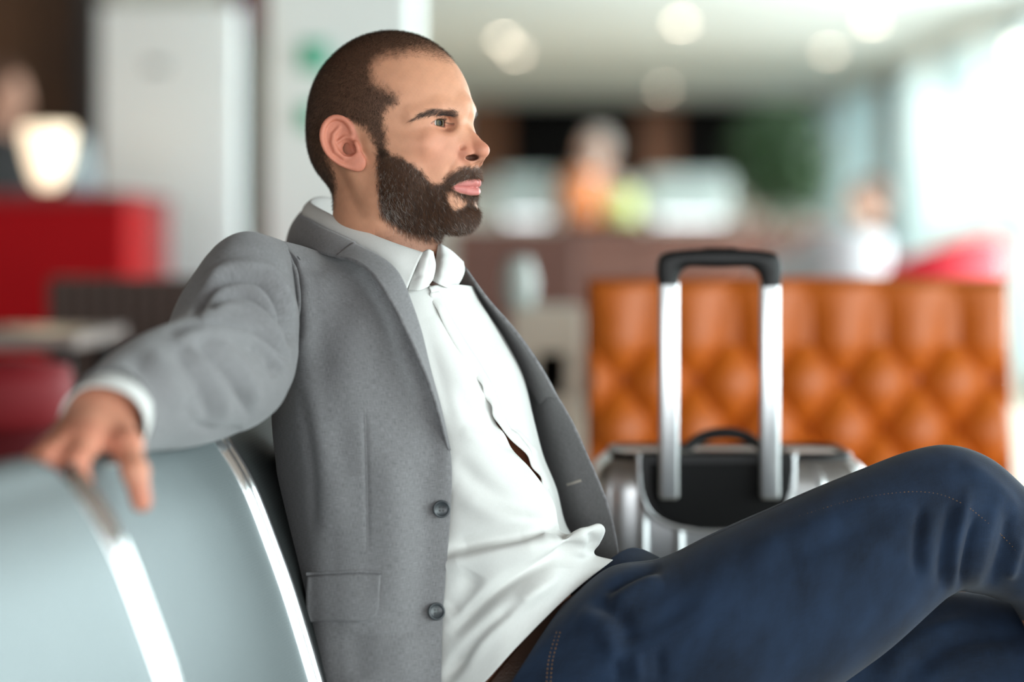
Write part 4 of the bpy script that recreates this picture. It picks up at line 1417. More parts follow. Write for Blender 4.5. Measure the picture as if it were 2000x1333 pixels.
def body_sdf(p):
    sp = [(748, 520, 2.770, .070), (775, 640, 2.772, .088), (800, 740, 2.770, .098), (845, 880, 2.762, .104), (880, 1020, 2.752, .104), (915, 1150, 2.745, .100), (950, 1290, 2.74, .095)]
    d = None
    for off in (-0.05, 0.0, 0.015):
        e = s_poly(p, [UA(a, b, c) + LT * off for a, b, c, r in sp], [r for *_, r in sp])
        d = e if d is None else smin(d, e, 0.03)
    neck = s_cone(p, head_to_world(np.array([-14., 0, -150])), UA(752, 540, 2.77), 0.058, 0.075)
    d = smin(d, neck, 0.04)
    sh = s_poly(p, [UA(748, 540, 2.77), UA(590, 575, 2.69), UA(505, 600, 2.61)], [.055, .042, .034])
    d = smin(d, sh, 0.04)
    d = smin(d, s_poly(p, [UA(505, 600, 2.61), UA(435, 750, 2.45), UA(206, 806, 2.15)], [.034, .034, .027]), 0.02)
    d = smin(d, s_poly(p, [UA(748, 550, 2.78), UA(840, 640, 2.90), UA(890, 720, 3.0), UA(905, 900, 3.06), UA(1050, 1070, 2.94)], [.055, .048, .045, .04, .03]), 0.03)
    d = smin(d, s_poly(p, [UA(1000, 1340, 2.66), UA(1300, 1280, 2.635), UA(1850, 1010, 2.69), UA(2010, 1090, 2.72), UA(2140, 1450, 2.79)], [.075, .070, .048, .034, .026]), 0.03)
    d = smin(d, s_poly(p, [UA(1060, 1330, 2.80), UA(1450, 1330, 2.815), UA(2080, 1350, 2.82), UA(2165, 1700, 2.82), UA(2170, 2060, 2.82)], [.08, .072, .050, .042, .030]), 0.03)
    return d


HAND = {
    'index': [(168, 866, 2.075), (148, 905, 2.040), (155, 942, 2.030), (168, 966, 2.034)],
    'middle': [(134, 866, 2.078), (96, 893, 2.045), (84, 928, 2.050), (92, 956, 2.062)],
    'ring': [(108, 875, 2.090), (74, 902, 2.062), (64, 936, 2.068), (70, 962, 2.080)],
    'little': [(90, 888, 2.108), (62, 914, 2.085), (55, 942, 2.088), (60, 962, 2.098)],
    'thumb': [(222, 838, 2.125), (248, 872, 2.085), (264, 922, 2.060), (276, 980, 2.052)],
}


def hand_sdf(p):
    W = UA(206, 806, 2.15)
    d = s_cone(p, UA(290, 775, 2.24), W, 0.032, 0.0285)
    mc = [UA(*HAND[k][0]) for k in ('index', 'middle', 'ring', 'little')]
    for m, r0, r1 in zip(mc, (.021, .021, .019, .017), (.0135, .0130, .0125, .0115)):
        d = smin(d, s_cone(p, W + (m - W) * 0.12, m, r0, r1), 0.016)
    d = smin(d, s_poly(p, [W, UA(222, 838, 2.125), UA(248, 872, 2.085)], [.022, .0185, .0125]), 0.016)
    for k, rr in (('index', (.0125, .0105, .0092, .0080)), ('middle', (.0125, .0108, .0095, .0082)), ('ring', (.0120, .0102, .0090, .0078)), ('little', (.0105, .0090, .0080, .0070)), ('thumb', (.0140, .0120, .0108, .0090))):
        q = [UA(*c) for c in HAND[k]]
        e = None
        for i in range(3):
            f = s_cone(p, q[i], q[i + 1], rr[i], rr[i + 1])
            e = f if e is None else smin(e, f, 0.004)
        for i in (1, 2):                                   # knuckles
            e = smin(e, s_sph(p, q[i], rr[i] * 1.07), 0.004)
        d = smin(d, e, 0.006)
    return d


_neck_z = HC[2] - 0.178
def _trunk(p):
    return smax(body_sdf(p), p[:, 2] - np.float32(_neck_z), 0.004)


_tv, _tf = surface_nets(_trunk, (-0.42, 2.08, 0.04), (0.72, 3.16, 1.02), 0.008)
_gv, _gf = surface_nets(hand_sdf, tuple(UA(290, 775, 2.24) * 0 + np.array([-0.46, 1.99, 0.70])), (-0.29, 2.24, 0.90), 0.0022)


def skin_tint(V, base, seed):
    c = np.tile(np.array(lin(base)), (len(V), 1))
    return np.clip(c * (1 + 0.06 * vnoise(V * 1000, 0.08, seed) + 0.04 * vnoise(V * 1000, 0.3, seed + 1))[:, None], 0, 1)


_hc = skin_tint(_gv, (204, 142, 116), 11)
for k in HAND:                                             # redder knuckles and finger ends
    for c in HAND[k][:1] + HAND[k][1:2] + HAND[k][3:]:
        w = np.exp(-((_gv - UA(*c)) ** 2).sum(1) / (2 * 0.011 ** 2))
        _hc = mixc(_hc, lin((190, 104, 84)), np.clip(w * 0.6, 0, 1))
BODY_V = [head_to_world(_hv), _tv, _gv]
BODY_F = [_hf, _tf, _gf]
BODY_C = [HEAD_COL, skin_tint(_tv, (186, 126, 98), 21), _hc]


def build_body():
    V = np.concatenate(BODY_V)
    off = np.cumsum([0] + [len(v) for v in BODY_V])
    F = np.concatenate([f + o for f, o in zip(BODY_F, off)])
    C = np.concatenate(BODY_C)
    o = mesh_obj('person', V, F, skin_mat)
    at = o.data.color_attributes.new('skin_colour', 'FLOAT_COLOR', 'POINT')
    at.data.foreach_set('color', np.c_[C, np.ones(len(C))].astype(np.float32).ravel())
    return o


man = build_body()
tag(man, 'bearded man in grey blazer, white shirt and jeans seated with one arm outstretched', 'person')


# ------------------------------------------------------------------ eyes
eye_mat, _nt, _bs = new_mat('eye')
_bs.inputs['Roughness'].default_value = 0.12
_bs.inputs['Specular IOR Level'].default_value = 0.12
_tc = _nt.nodes.new('ShaderNodeTexCoord')
_sx = _nt.nodes.new('ShaderNodeSeparateXYZ')
_nt.links.new(_tc.outputs['Object'], _sx.inputs[0])
_ac = _nt.nodes.new('ShaderNodeMath'); _ac.operation = 'DIVIDE'; _ac.inputs[1].default_value = 0.0122
_nt.links.new(_sx.outputs['X'], _ac.inputs[0])
_rp = _nt.nodes.new('ShaderNodeValToRGB')
_nt.links.new(_ac.outputs[0], _rp.inputs['Fac'])
_e = _rp.color_ramp.elements
_e[0].position = 0.0; _e[0].color = (*lin((150, 126, 116)), 1)
_e[1].position = 0.84; _e[1].color = (*lin((184, 172, 166)), 1)
for _p, _c in ((0.868, (30, 28, 25)), (0.885, (74, 72, 58)), (0.945, (88, 80, 58)), (0.965, (50, 38, 24)), (0.975, (8, 7, 6))):
    _k = _e.new(_p); _k.color = (*lin(_c), 1)
_nt.links.new(_rp.outputs['Color'], _bs.inputs['Base Color'])
_gy = math.radians(40.0)
for _s in (-1, 1):
    bm = bmesh.new()
    bmesh.ops.create_uvsphere(bm, u_segments=48, v_segments=32, radius=0.0122)
    o = bm_obj('eyeball', bm, eye_mat, None, True)
    o.location = Vector(head_to_world(EYE * np.array([1, _s, 1])))
    o.rotation_euler = (0, 0, -_gy)
    COL.objects.unlink(o)
    link(o, man)


# ------------------------------------------------------------------ hair, beard, brows: single strands
def hair_material(name):
    m, nt, b = new_mat(name)
    at = nt.nodes.new('ShaderNodeAttribute')
    at.attribute_name = 'hair_colour'
    nt.links.new(at.outputs['Color'], b.inputs['Base Color'])
    b.inputs['Roughness'].default_value = 0.42
    b.inputs['Specular IOR Level'].default_value = 0.5
    return m


hair_mat = hair_material('hair')
_tri = np.concatenate([_hf[:, [0, 1, 2]], _hf[:, [0, 2, 3]]])
_e1, _e2 = _hv[_tri[:, 1]] - _hv[_tri[:, 0]], _hv[_tri[:, 2]] - _hv[_tri[:, 0]]
_cr = np.cross(_e1, _e2)
_ar = np.linalg.norm(_cr, axis=1) * 0.5
_vn = np.zeros_like(_hv)
for _k in range(3):
    np.add.at(_vn, _tri[:, _k], _cr)
_vn /= np.maximum(np.linalg.norm(_vn, axis=1, keepdims=True), 1e-9)
_cen = _hv[_tri].mean(1)
if ((_vn * (_hv - np.array([0, 0, 0]))).sum(1)).mean() < 0:
    _vn = -_vn


def sample_skin(mask, count, rng, power=1.0):
    w = _ar * np.clip(mask[_tri].mean(1), 0, 1) ** power
    w[mask[_tri].mean(1) < 0.04] = 0
    cs = np.cumsum(w)
    i = np.searchsorted(cs, rng.uniform(0, cs[-1], count))
    i = np.minimum(i, len(_tri) - 1)
    r1, r2 = np.sqrt(rng.uniform(size=count)), rng.uniform(size=count)
    w0, w1, w2 = 1 - r1, r1 * (1 - r2), r1 * r2
    T = _tri[i]
    P = _hv[T[:, 0]] * w0[:, None] + _hv[T[:, 1]] * w1[:, None] + _hv[T[:, 2]] * w2[:, None]
    N = _vn[T[:, 0]] * w0[:, None] + _vn[T[:, 1]] * w1[:, None] + _vn[T[:, 2]] * w2[:, None]
    return P, N / np.maximum(np.linalg.norm(N, axis=1, keepdims=True), 1e-9)


def strands(name, P, N, flow, length, lift, curl, npt, rad, cols, rng, gravity=0.0):
    """curves growing from P: start along N*lift + flow, bend towards the flow, curl at random"""
    n = len(P)
    fl = flow - N * (flow * N).sum(1, keepdims=True)
    fl /= np.maximum(np.linalg.norm(fl, axis=1, keepdims=True), 1e-6)
    d = N * lift[:, None] + fl * (1 - lift)[:, None] + rng.normal(size=(n, 3)) * 0.16
    d /= np.linalg.norm(d, axis=1, keepdims=True)
    pts = [P - N * 0.4]
    step = length / (npt - 1)
    cd = rng.normal(size=(n, 3)) * curl[:, None]
    for k in range(1, npt):
        pts.append(pts[-1] + d * step[:, None])
        cd = np.cross(cd, d) * 0.7 + cd * 0.5 + rng.normal(size=(n, 3)) * curl[:, None] * 0.3
        d = d + fl * 0.10 + cd + np.array([0, 0, -gravity])
        d /= np.linalg.norm(d, axis=1, keepdims=True)
    A = np.stack(pts, 1)
    W = head_to_world(A.reshape(-1, 3)).astype(np.float32)
    hc = bpy.data.hair_curves.new(name)
    hc.add_curves([npt] * n)
    hc.attributes['position'].data.foreach_set('vector', W.ravel())
    ra = hc.attributes.get('radius') or hc.attributes.new('radius', 'FLOAT', 'POINT')
    taper = np.linspace(1.0, 0.35, npt)
    R = (rad[:, None] * taper[None]).astype(np.float32) / 1000.0
    ra.data.foreach_set('value', R.ravel())
    ca = hc.attributes.new('hair_colour', 'FLOAT_COLOR', 'CURVE')
    ca.data.foreach_set('color', np.c_[cols, np.ones(n)].astype(np.float32).ravel())
    hc.materials.append(hair_mat)
    o = bpy.data.objects.new(name, hc)
    link(o, man)
    tag(o, kind='stuff')
    return o


def jitter_cols(base, n, rng, amt=0.25):
    c = np.tile(np.array(lin(base)), (n, 1))
    return c * np.exp(rng.normal(size=(n, 1)) * amt)


rng = np.random.RandomState(7)
# cropped hair on the scalp
n = 80000
P, N = sample_skin(M_sc, n, rng)
side = np.sign(P[:, 1])
fl = np.stack([0.45 + 0.0 * P[:, 0] - 0.5 * sstep(-P[:, 0], 0, 60), side * 0.25, -1.1 + 0 * P[:, 0]], 1)
fl[:, 0] += sstep(P[:, 2], 70, 105) * 1.6
cols = jitter_cols((52, 37, 28), n, rng, 0.38)
lite = rng.uniform(size=n) < 0.10
cols[lite] = jitter_cols((136, 108, 84), int(lite.sum()), rng, 0.2)
strands('hair', P, N, fl, rng.uniform(2.6, 4.6, n), rng.uniform(0.3, 0.6, n), np.full(n, 0.06), 3, rng.uniform(0.045, 0.075, n), cols, rng)

# beard and moustache
n = 44000
P, N = sample_skin(M_be, n, rng)
a, b, c = P[:, 0], P[:, 1], P[:, 2]
side = np.sign(b)
bb = np.abs(b)
must = (c > -57) & (a > 78) & (bb < 34)
chin = sstep(-c, 75, 95) * sstep(a, 60, 85)
fl = np.stack([0.35 + 0.25 * chin, side * 0.05, -1.0 + 0 * a], 1)
fl[must] = np.stack([-0.2 + 0 * a[must], side[must] * (0.35 + bb[must] / 26), -0.75 + 0 * a[must]], 1)
edge = np.clip(sample_w := 1.0, 0, 1)
ln = 5.5 + 3.5 * sstep(-c, 40, 80) - 1.5 * chin
ln = ln * rng.uniform(0.6, 1.15, n)
sb = sstep(c, -45, -15) * (a < 40)
ln = ln * (1 - 0.45 * sb)
ln[must] = rng.uniform(4.0, 7.0, must.sum())
cols = jitter_cols((66, 45, 33), n, rng, 0.42) * (1 + 0.9 * sstep(c, -75, -30) * (a > 25))[:, None]
red = rng.uniform(size=n) < 0.28
cols[red] = jitter_cols((112, 72, 46), int(red.sum()), rng, 0.25)
pg = 0.012 + 0.20 * np.exp(-(((a - 22) / 17) ** 2 + ((c + 82) / 20) ** 2)) + 0.05 * np.exp(-(((a - 20) / 16) ** 2 + ((c + 50) / 18) ** 2)) + 0.03 * sstep(-c, 88, 104) * (a > 50)
grey = rng.uniform(size=n) < pg
cols[grey] = jitter_cols((196, 190, 184), int(grey.sum()), rng, 0.2)
lift = np.where(must, 0.3, 0.34) + rng.uniform(-0.14, 0.2, n)
strands('beard', P, N, fl, ln, np.clip(lift, 0.1, 0.8), np.full(n, 0.24), 6, rng.uniform(0.05, 0.085, n) * np.where(grey, 1.15, 1), cols, rng, 0.02)

# stray stubble on the neck under the beard
stub = sstep(-_hv[:, 2], 104, 116) * (1 - sstep(-_hv[:, 2], 135, 160)) * (_hv[:, 0] > 0) * (1 - M_be)
n = 3200
P, N = sample_skin(stub, n, rng)
fl = np.tile(np.array([0.4, 0, -1.0]), (n, 1))
strands('neck_stubble', P, N, fl, rng.uniform(1.2, 2.6, n), np.full(n, 0.45), np.full(n, 0.05), 3, rng.uniform(0.05, 0.08, n), jitter_cols((60, 42, 32), n, rng, 0.3), rng)

# brows
n = 2000
P, N = sample_skin(M_br, n, rng)
side = np.sign(P[:, 1])
fl = np.stack([-0.7 + 0 * P[:, 0], side * 0.9, 0.25 - 0.9 * sstep(np.abs(P[:, 1]), 24, 46) + 0.6 * (np.abs(P[:, 1]) < 17)], 1)
strands('eyebrows', P, N, fl, rng.uniform(4.5, 8.0, n), np.full(n, 0.2), np.full(n, 0.03), 4, rng.uniform(0.07, 0.11, n), jitter_cols((48, 34, 27), n, rng, 0.3), rng)

# lashes along the lids
n = 420
t = rng.uniform(-0.95, 0.95, n)
sd = np.where(rng.uniform(size=n) < 0.5, -1.0, 1.0)
up = rng.uniform(size=n) < 0.7
arch = np.clip(1 - t * t, 0, 1)
cc = np.where(up, 9.9 + 4.9 * arch ** 0.8 + 0.4 * t, 9.7 - 2.5 * arch + 0.4 * t)
bb = 30.6 + 15.2 * t
rr = np.sqrt(np.clip(13.5 ** 2 - (bb - 30.2) ** 2 - (cc - 11) ** 2, 0, None))
P = np.stack([EYE[0] + rr, bb * sd, cc], 1)
N = P - EYE * np.stack([np.ones(n), sd, np.ones(n)], 1)
N /= np.linalg.norm(N, axis=1, keepdims=True)
fl = np.stack([0.3 + 0 * t, sd * t * 0.7, np.where(up, 0.45, -0.5)], 1)
strands('eyelashes', P, N, fl, np.where(up, rng.uniform(3.0, 5.0, n), rng.uniform(1.5, 2.6, n)), np.where(up, 0.72, 0.6), np.full(n, 0.02), 4, np.full(n, 0.055), jitter_cols((24, 18, 15), n, rng, 0.2), rng)


# ------------------------------------------------------------------ clothing: cloth materials
def cloth_mat(name, col_a, col_b, scale=1500.0, rough=0.9, bump=0.25, sheen=0.3, streak=0.5, twill=False, vary=0.0, vscale=9.0, col_c=None):
    """woven cloth: crossing threads in UV metres, tone mixed thread by thread"""
    m, nt, b = new_mat(name)
    nd, lk = nt.nodes, nt.links
    uv = nd.new('ShaderNodeUVMap')
    b.inputs['Roughness'].default_value = rough
    b.inputs['Specular IOR Level'].default_value = 0.2
    b.inputs['Sheen Weight'].default_value = sheen
    b.inputs['Sheen Roughness'].default_value = 0.5
    fac = []
    for sx, sy in ((scale, scale * 0.06), (scale * 0.06, scale)):
        mp = nd.new('ShaderNodeMapping')
        mp.inputs['Scale'].default_value = (sx, sy, 1)
        lk.new(uv.outputs['UV'], mp.inputs['Vector'])
        nz = nd.new('ShaderNodeTexNoise')
        nz.inputs['Scale'].default_value = 1.0
        nz.inputs['Detail'].default_value = 2.0
        lk.new(mp.outputs[0], nz.inputs['Vector'])
        fac.append(nz.outputs['Fac'])
    if twill:
        wv = nd.new('ShaderNodeTexWave')
        wv.wave_type = 'BANDS'
        wv.bands_direction = 'DIAGONAL'
        wv.inputs['Scale'].default_value = scale * 0.35
        wv.inputs['Distortion'].default_value = 1.0
        lk.new(uv.outputs['UV'], wv.inputs['Vector'])
        fac.append(wv.outputs['Fac'])
    av = nd.new('ShaderNodeMath'); av.operation = 'ADD'
    lk.new(fac[0], av.inputs[0]); lk.new(fac[1], av.inputs[1])
    hv = nd.new('ShaderNodeMath'); hv.operation = 'MULTIPLY'; hv.inputs[1].default_value = 0.5
    lk.new(av.outputs[0], hv.inputs[0])
    src = hv.outputs[0]
    if twill:
        mm = nd.new('ShaderNodeMix'); mm.inputs['Factor'].default_value = 0.35
        lk.new(src, mm.inputs[2]); lk.new(fac[2], mm.inputs[3])
        src = mm.outputs[0]
    mr = nd.new('ShaderNodeMapRange')
    mr.inputs['From Min'].default_value = 0.5 - 0.5 * (1 - streak) - 0.02
    mr.inputs['From Max'].default_value = 0.5 + 0.5 * (1 - streak) + 0.02
    lk.new(src, mr.inputs['Value'])
    mx = nd.new('ShaderNodeMix'); mx.data_type = 'RGBA'
    mx.inputs['A'].default_value = (*col_a, 1)
    mx.inputs['B'].default_value = (*col_b, 1)
    lk.new(mr.outputs[0], mx.inputs['Factor'])
    colour = mx.outputs['Result']
    if vary > 0:
        n2 = nd.new('ShaderNodeTexNoise'); n2.inputs['Scale'].default_value = vscale; n2.inputs['Detail'].default_value = 5
        lk.new(uv.outputs['UV'], n2.inputs['Vector'])
        m2 = nd.new('ShaderNodeMapRange')
        m2.inputs['From Min'].default_value = 0.35; m2.inputs['From Max'].default_value = 0.7
        m2.inputs['To Max'].default_value = vary
        lk.new(n2.outputs['Fac'], m2.inputs['Value'])
        m3 = nd.new('ShaderNodeMix'); m3.data_type = 'RGBA'
        m3.inputs['B'].default_value = (*(col_c or col_b), 1)
        lk.new(m2.outputs[0], m3.inputs['Factor']); lk.new(colour, m3.inputs['A'])
        colour = m3.outputs['Result']
    lk.new(colour, b.inputs['Base Color'])
    bp = nd.new('ShaderNodeBump')
    bp.inputs['Strength'].default_value = bump
    bp.inputs['Distance'].default_value = 0.0006
    lk.new(src, bp.inputs['Height'])
    lk.new(bp.outputs['Normal'], b.inputs['Normal'])
    return m


wool = cloth_mat('grey_wool', lin((86, 84, 85)), lin((142, 141, 143)), 2200, 0.92, 0.4, 0.2, 0.6)
lining_mat = simple_mat('lining_satin', lin((14, 16, 20)), 0.45, noise=0.2, nscale=40)
cotton = cloth_mat('white_cotton', lin((206, 205, 201)), lin((224, 224, 222)), 2600, 0.85, 0.2, 0.1, 0.4)
denim = cloth_mat('denim', lin((5, 9, 18)), lin((23, 38, 60)), 1100, 0.85, 0.6, 0.1, 0.62, True, 0.55, 16.0, lin((36, 55, 82)))
denim_dark = denim
belt_mat = simple_mat('belt_leather', lin((58, 36, 24)), 0.45, noise=0.35, nscale=60, bump=0.3, bscale=500)
thread_mat = simple_mat('ochre_thread', lin((150, 108, 52)), 0.8, noise=0.2, nscale=900)
blue_thread = simple_mat('blue_thread', lin((22, 34, 58)), 0.85, noise=0.2, nscale=900)
button_mat = simple_mat('button_horn', lin((52, 56, 60)), 0.3, noise=0.25, nscale=300)
pale_thread = simple_mat('pale_thread', lin((196, 188, 178)), 0.8, noise=0.2, nscale=900)


def arc_uv(G, close_c=False):
    u = np.zeros(G.shape[:2]); v = np.zeros(G.shape[:2])
    u[:, 1:] = np.cumsum(np.linalg.norm(np.diff(G, axis=1), axis=-1), 1)
    v[1:] = np.cumsum(np.linalg.norm(np.diff(G, axis=0), axis=-1), 0)
    u = np.broadcast_to(u.mean(0, keepdims=True), u.shape)
    v = np.broadcast_to(v.mean(1, keepdims=True), v.shape)
    return np.stack([u, v], -1)


def line_d(px, py, pts):
    d = np.full(px.shape, 1e9)
    tt = np.zeros(px.shape)
    P = np.asarray(pts, float)
    if len(P) > 2:
        P = crom(P, len(P) * 6)
    L = np.r_[0, np.cumsum(np.hypot(*np.diff(P, axis=0).T))]
    for i in range(len(P) - 1):
        (x0, y0), (x1, y1) = P[i], P[i + 1]
        ex, ey = x1 - x0, y1 - y0
        t = np.clip(((px - x0) * ex + (py - y0) * ey) / (ex * ex + ey * ey + 1e-12), 0, 1)
        e = np.hypot(px - x0 - ex * t, py - y0 - ey * t)
        m = e < d
        d = np.where(m, e, d)
        tt = np.where(m, (L[i] + t * (L[i + 1] - L[i])) / L[-1], tt)
    return d, tt


def folds(G, lst, close_c=False, sign=None):
    """raise ridges (+) and press valleys (-): (outline in picture pixels, millimetres, width in pixels)"""
    N = grid_normals(G, close_c)
    camp = np.array([0, 0, CAMZ])
    view = camp - G
    view /= np.linalg.norm(view, axis=-1, keepdims=True)
    dot = (N * view).sum(-1)
    if close_c:
        sign = 1.0 if (N * (G - G.mean(1, keepdims=True))).sum(-1).mean() > 0 else -1.0
    elif sign is None:
        sign = 1.0 if np.median(dot) > 0 else -1.0
    N = N * sign
    face = np.clip(dot * sign * 5 + 0.9, 0, 1)
    px, py = TOPX(G)
    D = np.zeros(G.shape[:2])
    for pts, amp, sig in lst:
        d, t = line_d(px, py, pts)
        end = np.clip(np.minimum(t, 1 - t) * 5, 0, 1) ** 0.7 * 0.85 + 0.15
        D += amp * 0.0017 * np.exp(-(d / sig) ** 2 * 0.5) * end
    return G + N * (D * face)[..., None], N


def cloth(name, G, mat, parent, close_c=False, thick=0.0022, offset=-1.0, uvs=1.0, flip=False):
    nr, nc = G.shape[:2]
    F = grid_faces(nr, nc, close_c)
    if flip:
        F = F[:, ::-1]
    o = mesh_obj(name, G.reshape(-1, 3), F, mat, parent, True, arc_uv(G).reshape(-1, 2) * uvs)
    if thick:
        md = o.modifiers.new('thickness', 'SOLIDIFY')
        md.thickness = thick
        md.offset = offset
    return o


def loft_tube(stations, r2, nr, nc, twist=0.0):
    """tube from stations (upper px, py, lower px, py, Y[, dY]); r2 = half depth of each section in metres"""
    S = np.asarray(stations, float)
    up = NU(np.stack([S[:, 0], S[:, 1], S[:, 4]], 1))
    lo = NU(np.stack([S[:, 2], S[:, 3], S[:, 4] + (S[:, 5] if S.shape[1] > 5 else 0)], 1))
    r2 = np.asarray(r2, float)
    A = crom(np.c_[up, lo, r2[:, None]], nr)
    up, lo, r2 = A[:, :3], A[:, 3:6], A[:, 6]
    C = (up + lo) / 2
    D = (up - lo) / 2
    T = np.gradient(C, axis=0)
    T /= np.linalg.norm(T, axis=1, keepdims=True)
    E = np.cross(T, D)
    E /= np.linalg.norm(E, axis=1, keepdims=True)
    th = np.linspace(0, 2 * np.pi, nc, endpoint=False)
    sup = 0.92
    cs, sn = np.cos(th), np.sin(th)
    cs, sn = np.sign(cs) * np.abs(cs) ** sup, np.sign(sn) * np.abs(sn) ** sup
    return C[:, None] + D[:, None] * cs[None, :, None] + E[:, None] * (r2[:, None] * sn[None])[..., None]


def strip_along(name, P, N, width, mat, parent, lift=0.0008, thick=0.0012, side=None):
    """narrow raised band along a 3-d line (piping, seam, belt loop)"""
    P = np.asarray(P); N = np.asarray(N)
    T = np.gradient(P, axis=0)
    B = np.cross(T, N)
    B /= np.maximum(np.linalg.norm(B, axis=1, keepdims=True), 1e-9)
    rows = []
    for s, h in ((-1, 0), (-0.7, 1), (0, 1.25), (0.7, 1), (1, 0)):
        rows.append(P + B * (s * width / 2) + N * (lift + h * thick))
    G = np.stack(rows)
    return mesh_obj(name, G.reshape(-1, 3), grid_faces(*G.shape[:2]), mat, parent, True, arc_uv(G).reshape(-1, 2))


class Surf:
    """finds the point and normal of a garment grid at a picture position"""
    def __init__(self, G, sign_to_cam=True):
        self.G = G.reshape(-1, 3)
        N = grid_normals(G).reshape(-1, 3)
        v = np.array([0, 0, CAMZ]) - self.G
        s = np.sign((N * v).sum(1, keepdims=True)); s[s == 0] = 1
        self.N = N * s
        self.px, self.py = TOPX(self.G)

    def at(self, x, y):
        d = (self.px - x) ** 2 + (self.py - y) ** 2
        i = np.argsort(d)[:8]
        i = i[self.G[i, 1] < self.G[i, 1].min() + 0.03]
        w = 1 / (d[i] + 1.0)
        w /= w.sum()
        Y = (self.G[i, 1] * w).sum()
        n = (self.N[i] * w[:, None]).sum(0)
        return NU(np.array([x, y, Y])), n / np.linalg.norm(n)

    def line(self, pts, n):
        Q = resample(crom(pts, 60) if len(pts) > 2 else np.asarray(pts, float), n)
        R = [self.at(x, y) for x, y in Q]
        P = np.array([r[0] for r in R]); N = np.array([r[1] for r in R])
        for _ in range(2):
            P[1:-1] = (P[:-2] + 2 * P[1:-1] + P[2:]) / 4
        return P, N


def stitch_line(name, surf, pts, mat, parent, seg_mm=3.0, gap_mm=1.4, rad=0.00045):
    """a row of single stitches joined into one part"""
    P, N = surf.line(pts, 120)
    L = np.r_[0, np.cumsum(np.linalg.norm(np.diff(P, axis=0), axis=1))]
    tot = L[-1]
    V, F = [], []
    s = 0.0
    f = lambda x, A: np.array([np.interp(x, L, A[:, k]) for k in range(3)])
    while s < tot - seg_mm / 1000:
        pts3 = np.array([f(s + seg_mm / 1000 * t, P) + f(s + seg_mm / 1000 * t, N) * (0.0006 * math.sin(math.pi * t) + 0.0004) for t in (0, 0.5, 1)])
        v, fc = tube_mesh(pts3, rad, 5)
        o = len(V)
        V += [tuple(x) for x in v]
        F += [[i + o for i in g] for g in fc]
        s += (seg_mm + gap_mm) / 1000
    o = mesh_obj(name, V, F, mat, parent, True)
    tag(o, kind='stuff')
    return o


# ------------------------------------------------------------------ shirt
shirt_ctrl = NU([
    [(640, 500, 2.74), (690, 512, 2.69), (730, 526, 2.672), (770, 540, 2.664), (810, 550, 2.664), (848, 560, 2.668)],
    [(610, 560, 2.70), (720, 590, 2.642), (755, 595, 2.634), (790, 600, 2.633), (828, 605, 2.640), (862, 610, 2.655)],
    [(605, 640, 2.67), (740, 650, 2.632), (780, 655, 2.622), (820, 660, 2.620), (858, 663, 2.630), (890, 665, 2.650)],
    [(605, 740, 2.66), (770, 735, 2.626), (820, 738, 2.615), (865, 740, 2.614), (908, 742, 2.625), (945, 745, 2.648)],
    [(610, 840, 2.66), (800, 840, 2.624), (850, 840, 2.613), (895, 840, 2.612), (940, 841, 2.624), (978, 842, 2.648)],
    [(620, 930, 2.66), (820, 920, 2.622), (880, 918, 2.611), (935, 915, 2.612), (985, 912, 2.626), (1027, 910, 2.652)],
    [(625, 1010, 2.66), (840, 1000, 2.620), (905, 995, 2.609), (970, 990, 2.609), (1030, 985, 2.624), (1080, 980, 2.656)],
    [(632, 1120, 2.66), (845, 1085, 2.612), (910, 1065, 2.602), (975, 1052, 2.600), (1040, 1042, 2.613), (1100, 1034, 2.652)],
    [(634, 1170, 2.66), (848, 1125, 2.606), (912, 1095, 2.597), (980, 1070, 2.595), (1056, 1052, 2.606), (1136, 1034, 2.648)],
    [(635, 1230, 2.66), (850, 1175, 2.602), (915, 1135, 2.591), (984, 1098, 2.588), (1066, 1062, 2.600), (1168, 1023, 2.640)],
    [(636, 1290, 2.66), (851, 1225, 2.598), (918, 1172, 2.585), (988, 1128, 2.582), (1072, 1078, 2.596), (1182, 1036, 2.644)],
    [(638, 1350, 2.66), (853, 1275, 2.593), (924, 1210, 2.580), (994, 1155, 2.578), (1078, 1096, 2.597), (1172, 1064, 2.656)],
    [(640, 1410, 2.66), (855, 1330, 2.589), (932, 1255, 2.574), (1002, 1192, 2.573), (1090, 1122, 2.598), (1164, 1084, 2.662)],
    [(640, 1500, 2.66), (860, 1420, 2.584), (945, 1335, 2.564), (1012, 1262, 2.566), (1110, 1165, 2.600), (1197, 1094, 2.660)],
])
shirt_G = grid_surf(shirt_ctrl, 230, 110)
shirt_G, _ = folds(shirt_G, [
    ([(870, 1075), (960, 1055), (1060, 1040)], -7, 12), ([(850, 1110), (960, 1085), (1080, 1060)], 6, 16),
    ([(880, 1240), (960, 1160), (1060, 1100), (1150, 1062)], -6, 10), ([(900, 1290), (980, 1205), (1090, 1125)], 6, 12),
    ([(868, 1330), (940, 1240), (1020, 1170)], -7, 9), ([(868, 1200), (900, 1170), (930, 1120)], -4, 14),
    ([(880, 800), (950, 900), (1040, 1000)], 2.0, 22), ([(900, 760), (930, 830), (990, 890)], -1.6, 12),
    ([(840, 620), (880, 700), (925, 770)], 2.0, 14), ([(830, 640), (860, 740), (890, 850)], -1.5, 12),
    ([(890, 900), (960, 960), (1070, 1010)], -2.5, 14), ([(885, 960), (980, 1010), (1080, 1025)], 3.0, 16),
    ([(900, 840), (960, 870), (1015, 905)], 2.4, 12), ([(1090, 1030), (1110, 1060), (1105, 1110)], -4, 10),
    ([(1130, 1035), (1140, 1060), (1130, 1090)], 3, 9), ([(1150, 1040), (1158, 1060), (1150, 1085)], -3, 7),
])
